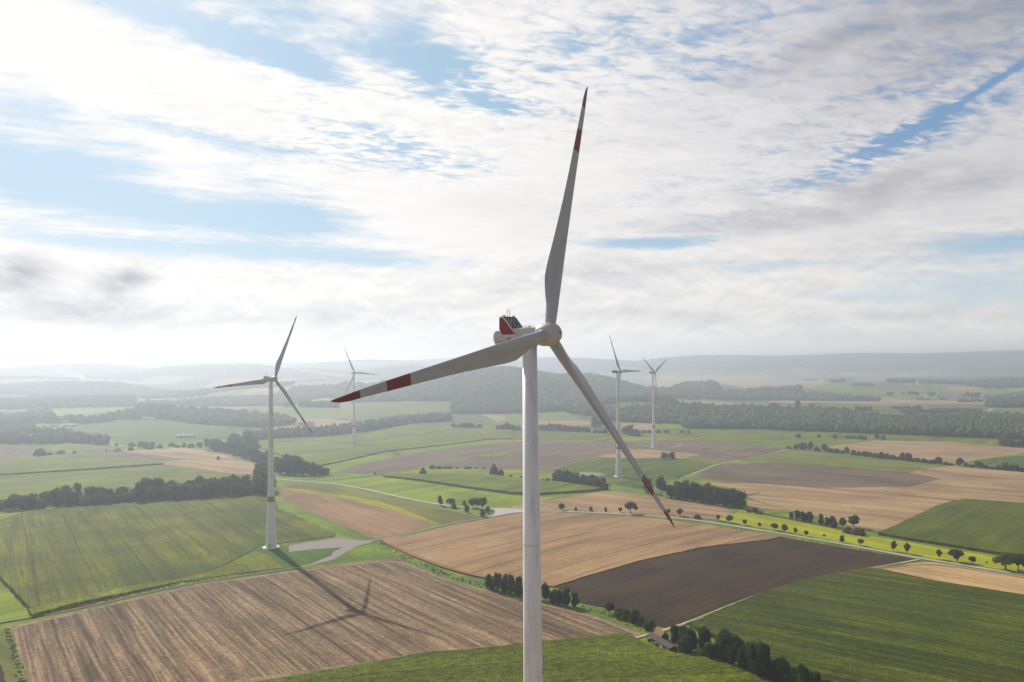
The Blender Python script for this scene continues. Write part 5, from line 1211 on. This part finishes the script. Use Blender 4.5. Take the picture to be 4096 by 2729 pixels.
bm = bmesh.new(); box(bm, (-9.62, 0, 3.66), (.75, 3.7, .14)); 
tb = hp('top_beam', bmm('top_beam', bm, m_dark))
for yy in (-.42, .38):
    bm = bmesh.new(); cyl(bm, (-9.6, yy, 3.7), (-9.6, yy, 5.1), .055, .05, 8); cyl(bm, (-9.6, yy, 5.1), (-9.6, yy, 5.45), .022, .02, 6)
    ms = hp('mast', bmm('mast', bm, m_brown))
    bm = bmesh.new()
    bmesh.ops.create_icosphere(bm, subdivisions=1, radius=.09, matrix=Matrix.Translation((-9.6, yy, 5.12)))
    part('wind_sensor', bmm('wind_sensor', bm, m_lampw), ms)
for yy in (-1.45, 1.5):
    bm = bmesh.new(); cyl(bm, (-9.55, yy, 3.72), (-9.55, yy, 3.90), .10, .10, 10); cyl(bm, (-9.55, yy, 3.90), (-9.55, yy, 4.02), .26, .26, 16)
    lp = hp('warning_lamp', bmm('warning_lamp', bm, m_brown))
    bm = bmesh.new(); s_ = -1 if yy < 0 else 1
    cyl(bm, (-9.55, yy + s_ * .25, 3.75), (-9.55, yy + s_ * .62, 4.45), .016, .012, 5); hp('lightning_rod', bmm('lightning_rod', bm, m_steel))
bm = bmesh.new(); box(bm, (-4.9, .1, 1.50), (.9, .9, .14)); box(bm, (-4.4, -.1, 1.62), (.10, .5, .22)); hp('roof_hatch', bmm('roof_hatch', bm, m_steel))
bm = bmesh.new()
for yy in (-1.1, 1.1):
    cyl(bm, (-8.9, yy, 1.75), (-2.9, yy, 1.85), .02, .02, 5)
    for xx in (-8.5, -6.6, -4.7, -3.0): cyl(bm, (xx, yy, 1.25), (xx, yy, 1.84), .02, .02, 5)
hp('roof_rail', bmm('roof_rail', bm, m_steel))
bm = bmesh.new(); box(bm, (-10.1, -1.745, -1.13), (2.55, .03, .19)); hp('stripe', bmm('stripe', bm, m_orange))
# the navy letter beside the stripe: a bracket-shaped stroke with a rounded corner
bm = bmesh.new(); Lr = []
pth = [(-7.72, -.62), (-8.15, -.62)] + [(-8.15 - .32 * math.sin(R_(a)), -.94 + .32 * math.cos(R_(a))) for a in range(15, 91, 15)] + [(-8.47, -1.42)]
for i, (px0, pz0) in enumerate(pth):
    q0 = pth[max(i - 1, 0)]; q1 = pth[min(i + 1, len(pth) - 1)]
    dxx, dzz = q1[0] - q0[0], q1[1] - q0[1]; L_ = math.hypot(dxx, dzz); nx_, nz_ = -dzz / L_ * .10, dxx / L_ * .10
    Lr.append([bm.verts.new((px0 + nx_, -1.752, pz0 + nz_)), bm.verts.new((px0 - nx_, -1.752, pz0 - nz_)), bm.verts.new((px0 + nx_, -1.79, pz0 + nz_)), bm.verts.new((px0 - nx_, -1.79, pz0 - nz_))])
for a, b_ in zip(Lr, Lr[1:]):
    bm.faces.new((a[2], a[3], b_[3], b_[2])); bm.faces.new((a[0], a[2], b_[2], b_[0])); bm.faces.new((a[3], a[1], b_[1], b_[3]))
hp('letter', bmm('letter', bm, m_blue))
bm = bmesh.new(); cyl(bm, (-OVER, 0, -2.15), (-OVER, 0, -1.85), 1.55, 1.55, 40); hp('yaw_ring', bmm('yaw_ring', bm, m_hull))
bm = bmesh.new()
for zz in (92.5, 93.1):
    rz_ = 1.40 + (hub.z - 1.75 - zz) / 66 * .48
    box(bm, (rz_ * .94, -rz_ * .42, zz - base.z), (.16, .16, .22)); box(bm, (-rz_ * .28, -rz_ * .97, zz - .1 - base.z), (.10, .12, .12))
part('cable_bracket', bmm('cable_bracket', bm, m_dark), t)

# --- the four farther turbines: same rotor, red-sided nacelles --------------
SIDE = [(-11.6, .95), (-2.0, .95), (-2.1, -1.3), (-9.2, -1.5), (-11.2, -.6)]
def far_turbine(hubp, psi, th0, tilt, cone, label):
    hubp = Vector(hubp); f = Vector((math.sin(psi), -math.cos(psi), 0))
    bx, by = hubp.x - f.x * OVER, hubp.y - f.y * OVER
    base = Vector((bx, by, float(H(bx, by))))
    t = empty('wind_turbine', base, label, 'wind turbine', 'wind turbines beyond the nearest one')
    Hm, f = head_matrix(hubp, base, psi); top = hubp.z - 1.7 - base.z
    tower_parts(t, top, [(0, 4.4), (4, 4.25), (12, 3.95), (21, 3.45), (30, 3.05), (40, 2.65), (60, 2.3), (83, 2.0), (top - 2, 1.5), (top, 1.5)], 6.6, True)
    rotor(t, Hm, 0, tilt, th0, cone)
    secs = [(-12.0, rrect(1.3, -.75, 1.35, .25)), (-11.4, rrect(1.6, -1.1, 1.5, .25)), (-9.2, rrect(1.75, -1.85, 1.55, .3)), (-3, rrect(1.75, -1.85, 1.6, .3)), (-1.8, rrect(1.5, -1.5, 1.45, .5))]
    hl = part('nacelle', loft('nacelle', secs, m_hull), t, Hm)
    for s in (-1, 1):
        y0 = -1.80 if s < 0 else 1.77
        pn = part('red_panel', prism('red_panel', SIDE, y0, y0 + .03, m_redp), t, Hm)
    bm = bmesh.new(); box(bm, (-11.95, 0, .25), (.12, 2.4, 1.5)); part('red_tail', bmm('red_tail', bm, m_redp), t, Hm)
    for xx in (-11.2, -9.6, -9.0, -7.8):
        bm = bmesh.new(); cyl(bm, (xx, -.6, 1.5), (xx, -.6, 4.3 if xx > -11 else 2.6), .06, .04, 6)
        part('mast', bmm('mast', bm, m_steel), t, Hm)
    bm = bmesh.new(); box(bm, (-10, 0, 1.78), (3.4, 2.6, .5)); part('roof_cooler', bmm('roof_cooler', bm, m_steel), t, Hm)
    return t
far_turbine((-187.2, 627.4, 141.3), R_(54.1), R_(24.43), R_(4), R_(2.6), 'Left wind turbine at the gravel pad, casting its shadow on the stubble field')
far_turbine((-320.4, 1624.6, 136.0), R_(44.4), R_(-24.5), R_(7), R_(3), 'Small hazy wind turbine behind the left blade tip of the nearest one')
far_turbine((143.2, 1055.8, 139.6), R_(55.24), R_(-29.59), R_(5.3), R_(3.2), 'Wind turbine right of the nearest tower, its base in the dark green field')
far_turbine((263.0, 1469.1, 132.8), R_(51.42), R_(61.8), R_(4.5), R_(2.8), 'Farthest right wind turbine with two blades raised in a V, on the brown field')

# ------------------------------------------------------------------ buildings
m_plank = plain('old_planks', (0.085, 0.062, 0.048), .9, .35, 1.2)
m_tile = plain('grey_brown_tiles', (0.095, 0.072, 0.058), .9, .25, 1.5)
m_rtile = plain('orange_tiles', (0.25, 0.14, 0.08), .9, .2, 1.5)
m_frame = plain('weathered_frame', (0.36, 0.33, 0.29), .9, .2, 2)
m_panel = plain('pale_sheet', (0.50, 0.49, 0.46), .7, .2, 1)
m_rend = plain('pale_render', (0.55, 0.50, 0.43), .9, .1, .5)
m_wall = plain('tan_boards', (0.26, 0.21, 0.165), .9, .2, 1)
m_whroof = plain('white_roof', (0.62, 0.61, 0.59), .5, .05, .2)
m_redroof = plain('red_brown_roof', (0.30, 0.12, 0.08), .8, .15, .3)
m_greyroof = plain('grey_roof', (0.26, 0.25, 0.24), .8, .15, .3)
m_win = plain('window_dark', (0.04, 0.05, 0.06), .3, .1, 1)
def gable(t, L, W, h, rise, wallm, roofm, over=.5, doors=1, sk=False):
    """long axis along local x"""
    bm = bmesh.new(); hx, hy = L / 2, W / 2
    v = [bm.verts.new(p) for p in ((-hx, -hy, -.6), (hx, -hy, -.6), (hx, hy, -.6), (-hx, hy, -.6), (-hx, -hy, h), (hx, -hy, h), (hx, hy, h), (-hx, hy, h), (-hx, 0, h + rise), (hx, 0, h + rise))]
    for f in ((0, 1, 5, 4), (2, 3, 7, 6), (1, 2, 6, 9, 5), (3, 0, 4, 8, 7)): bm.faces.new([v[i] for i in f])
    part('wall', bmm('wall', bm, wallm), t)
    bm = bmesh.new(); ox = hx + over; s = rise / hy; oy = hy + over; zl = h - over * s + .06
    a = [(-ox, -oy, zl), (ox, -oy, zl), (ox, 0, h + rise + .06), (-ox, 0, h + rise + .06), (-ox, oy, zl), (ox, oy, zl)]
    lo = [bm.verts.new(p) for p in a]; up = [bm.verts.new((p[0], p[1], p[2] + .22)) for p in a]
    for q in ((0, 1, 2, 3), (3, 2, 5, 4)):
        bm.faces.new([lo[i] for i in q][::-1]); bm.faces.new([up[i] for i in q])
    for q in ((0, 1), (1, 2), (2, 5), (5, 4), (4, 3), (3, 0)): bm.faces.new((lo[q[0]], lo[q[1]], up[q[1]], up[q[0]]))
    rf = part('roof', bmm('roof', bm, roofm), t)
    if sk:
        for i in range(3):
            xx = -hx * .55 + i * hx * .55; bm = bmesh.new()
            yy = -hy * .5; box(bm, (0, 0, 0), (L * .13, W * .16, .12))
            bmesh.ops.rotate(bm, cent=(0, 0, 0), matrix=Matrix.Rotation(math.atan(s), 3, 'X'), verts=bm.verts)
            bmesh.ops.translate(bm, vec=(xx, yy, h + rise * .5 + .33), verts=bm.verts); part('skylight', bmm('skylight', bm, m_greyroof), rf)
    for i in range(doors):
        bm = bmesh.new(); box(bm, (-hx * .5 + i * hx, -hy - .03, h * .4), (min(L * .16, 4), .12, h * .8)); part('door', bmm('door', bm, m_plank), t)
    for i in range(max(1, int(L / 9))):
        bm = bmesh.new(); box(bm, (-hx * .8 + i * 6 + 1.5, -hy - .02, h * .68), (1.6, .08, .9)); part('window', bmm('window', bm, m_win), t)
def house(tile, p, L, W, h, rise, wallm, roofm, label, rz=0.0, name='farm_building', cat='building', sk=False, doors=1):
    gx_, gy_, gz_ = ground(T(tile, [p])[0])
    t = empty(name, (gx_, gy_, gz_), label, cat, None, R_(rz)); gable(t, L, W, h, rise, wallm, roofm, sk=sk, doors=doors); return t
# the open-fronted field barn: front line from two foot pixels
p0 = ground(T('Z', [(290, 845)])[0]); p1 = ground(T('Z', [(1160, 1335)])[0])
a_ = math.atan2(p1[1] - p0[1], p1[0] - p0[0]); L = math.dist(p0[:2], p1[:2]); W = 4.3; HB = 2.9
print('barn length', L, math.degrees(a_))
t = empty('field_barn', p0, 'Long low weathered field barn with an open front and grey-brown roof beside the track', 'barn', None, a_)
bm = bmesh.new(); h1 = 3.1
for i in range(3): box(bm, (L * .52 / 2, W - .1, .5 + i * .95), (L * .52, .12, .8))
box(bm, (L * .5, W - .1, 1.5), (L, .08, 3.0)); box(bm, (.06, W / 2, .55), (.1, W, 1.1))
box(bm, (L * .80, W / 2, 1.3), (.12, W, 2.9)); box(bm, (L + .05 - .05, W / 2, 1.3), (.12, W - .3, 3.0))
part('wall', bmm('wall', bm, m_plank), t)
for i, u in enumerate((.0, .17, .34, .53, .70, .79)):
    bm = bmesh.new(); box(bm, (max(u * L, .1), .1, 1.25), (.24, .24, 3.0)); part('post', bmm('post', bm, m_frame), t)
bm = bmesh.new(); box(bm, (L * .4, .1, 2.68), (L * .8, .16, .16)); part('beam', bmm('beam', bm, m_frame), t)
bm = bmesh.new(); box(bm, (L * .615, .04, 1.15), (L * .155, .08, 2.7)); part('sheet_panel', bmm('sheet_panel', bm, m_panel), t)
bm = bmesh.new(); box(bm, (L * .90, .02, 1.25), (L * .19, .16, 2.9)); part('board_wall', bmm('board_wall', bm, m_wall), t)
bm = bmesh.new()
for (x0, x1, y0, y1, z0, z1) in ((-.5, L + .6, -.3, W * .5, HB + .0, HB + .85), (-.5, L + .6, W * .5, W + .5, HB + .85, HB - .05)):
    q = [bm.verts.new(c_) for c_ in ((x0, y0, z0), (x1, y0, z0), (x1, y1, z1), (x0, y1, z1))]; u_ = [bm.verts.new((c_.co.x, c_.co.y, c_.co.z + .2)) for c_ in q]
    bm.faces.new(q[::-1]); bm.faces.new(u_)
    for i in range(4): bm.faces.new((q[i], q[(i + 1) % 4], u_[(i + 1) % 4], u_[i]))
part('roof', bmm('roof', bm, m_tile), t)
bm = bmesh.new(); n_ = 5
for s_ in (0.05, L - .05):
    v_ = [bm.verts.new(c_) for c_ in ((s_, .1, HB - .15), (s_, W - .2, HB - .1), (s_, W * .5, HB + .78))]; bm.faces.new(v_)
bmesh.ops.solidify(bm, geom=bm.faces[:], thickness=.08)
part('gable', bmm('gable', bm, m_plank), t)
# hut
p2 = ground(T('Z', [(985, 860)])[0])
t = empty('hut', (p2[0] - 1.2, p2[1] + 3.6, p2[2]), 'Small hut with an orange-brown tiled roof behind the field barn', 'hut', None, a_)
gable(t, 6.2, 4.4, 2.5, 1.9, m_plank, m_rtile, over=.35)
# farms and houses far off
house('A0', (1710, 925), 36, 13, 5.5, 4.0, m_greyroof, m_whroof, 'Long barn with a white roof and three skylights on the left green slope', 4, sk=True, doors=2)
house('A0', (1925, 1040), 9, 5, 2.5, 1.5, m_panel, m_whroof, 'Tiny white hut at the edge of the wood on the left', 30, 'hut', 'hut')
house('A0', (110, 930), 34, 12, 5, 3, m_rend, m_whroof, 'Large white-roofed hall among trees at the left edge', 5, doors=2)
house('A0', (235, 933), 46, 14, 4, 2.6, m_rend, m_greyroof, 'Long grey hall right of the white-roofed hall at the left edge', 3, doors=2)
house('A0', (645, 818), 32, 10, 4.5, 3, m_rend, m_whroof, 'Long pale farm hall in the village at the left', 3, doors=2)
house('A0', (600, 790), 24, 12, 6, 4, m_rend, m_redroof, 'Reddish farmhouse behind the long pale hall at the left', 0)
house('A0', (722, 782), 14, 9, 5, 4, m_rend, m_whroof, 'Small pale house right of the reddish farmhouse at the left', 60, 'house', 'house')
house('A0', (500, 818), 18, 9, 4, 3, m_rend, m_whroof, 'Small pale house left of the long pale farm hall', 10, 'house', 'house')
house('A0', (68, 768), 24, 10, 5, 4, m_rend, m_whroof, 'Pale house among the trees high at the left edge', 0, 'house', 'house')
house('A0', (455, 740), 26, 10, 5, 4, m_rend, m_greyroof, 'Grey-roofed house at the foot of the bright strip on the left', 0, 'house', 'house')
house('A0', (1370, 756), 34, 10, 4, 3, m_rend, m_whroof, 'Low pale shed below the wooded ridge at the left', 0, 'shed', 'shed')
house('A0', (885, 352), 90, 30, 8, 5, m_rend, m_whroof, 'Very distant bright hall on the misty plain at the upper left', 0, doors=2)
house('A1', (460, 808), 40, 12, 5, 4, m_panel, m_greyroof, 'Dark-roofed barn on the far pinkish field behind the left blade', 0, doors=2)
house('A3', (1385, 578), 50, 20, 5, 6, m_rend, m_redroof, 'Long red-brown farm barn, the left of two', 28, doors=2)
house('A3', (1597, 575), 34, 16, 5, 6, m_wall, m_redroof, 'Shorter red-brown farm barn, the right of two', 15, doors=2)
house('A3', (540, 545), 34, 12, 6, 4, m_rend, m_whroof, 'Left white farmhouse at the edge of the hillside wood', 10, 'house', 'house')
house('A3', (590, 550), 26, 12, 6, 4, m_rend, m_greyroof, 'Right grey-roofed farmhouse at the edge of the hillside wood', 60, 'house', 'house')
house('A3', (1975, 585), 24, 12, 7, 5, m_rend, m_greyroof, 'Pale house at the left end of the right village', 70, 'house', 'house')
house('A3', (2008, 590), 20, 10, 5, 4, m_rend, m_whroof, 'Low white house second in the right village', 10, 'house', 'house')
house('A3', (2045, 588), 22, 10, 5, 4, m_rend, m_greyroof, 'Grey-roofed house third in the right village', 0, 'house', 'house')
house('A3', (2093, 590), 18, 12, 9, 4, m_rend, m_redroof, 'Tall pale gabled house in the right village', 80, 'house', 'house')
house('A3', (2175, 612), 48, 18, 5, 5, m_panel, m_greyroof, 'Wide grey-roofed barn at the front of the right village', -8, doors=2)
house('A3', (2102, 478), 30, 12, 5, 4, m_rend, m_redroof, 'Red-roofed house under the wood above the village', 0, 'house', 'house')
house('A3', (1745, 372), 24, 14, 12, 6, m_rend, m_whroof, 'Far bright house in the hazy village line, left', 0, 'house', 'house')
house('A3', (1395, 425), 30, 14, 9, 5, m_rend, m_whroof, 'Far pale house right of the hazy trees', 0, 'house', 'house')
house('A3', (1818, 410), 24, 12, 10, 5, m_rend, m_whroof, 'Far bright house in the hazy village line, right', 0, 'house', 'house')
house('A2', (1239, 1018), 7, 3.2, 2.2, .5, m_panel, m_whroof, 'Small white container beside the farthest right turbine', 0, 'transformer_box', 'box')
def silo(tile, p, r, h, label):
    g_ = ground(T(tile, [p])[0]); t = empty('silo', g_, label, 'silo')
    part('tank', lathe_mesh('tank', [(r, -.5), (r, h)], m_panel, 24), t); part('cap', lathe_mesh('cap', [(r + .1, h + .01), (r * .8, h + r * .4), (.1, h + r * .75)], m_whroof, 24), t)
silo('A3', (1456, 577), 3.2, 12, 'Short pale silo between the two red-brown barns, left')
silo('A3', (1472, 577), 3.6, 19, 'Tall grey silo between the two red-brown barns, right')
silo('A3', (1975, 560), 5, 14, 'White domed silo above the village houses')
silo('A3', (2270, 585), 3.5, 22, 'Tall slim grey silo at the right edge of the village')

# ------------------------------------------------------------------ haze
bm = bmesh.new(); box(bm, (0, 0, 112), (25400, 25400, 280))
bmesh.ops.recalc_face_normals(bm, faces=bm.faces)
m = bpy.data.materials.new('haze'); m.use_nodes = True; m.node_tree.nodes.clear(); X.nt = m.node_tree
o = X.nt.nodes.new('ShaderNodeOutputMaterial'); pv = X.nt.nodes.new('ShaderNodeVolumePrincipled')
pv.inputs['Color'].default_value = (0.80, 0.88, 0.98, 1); pv.inputs['Density'].default_value = 1.9e-4; pv.inputs['Anisotropy'].default_value = 0.52
X.nt.links.new(pv.outputs[0], o.inputs['Volume'])
hz = bm_obj('haze', bm, m); tag(hz, 'thin morning haze over the whole valley', kind='stuff')
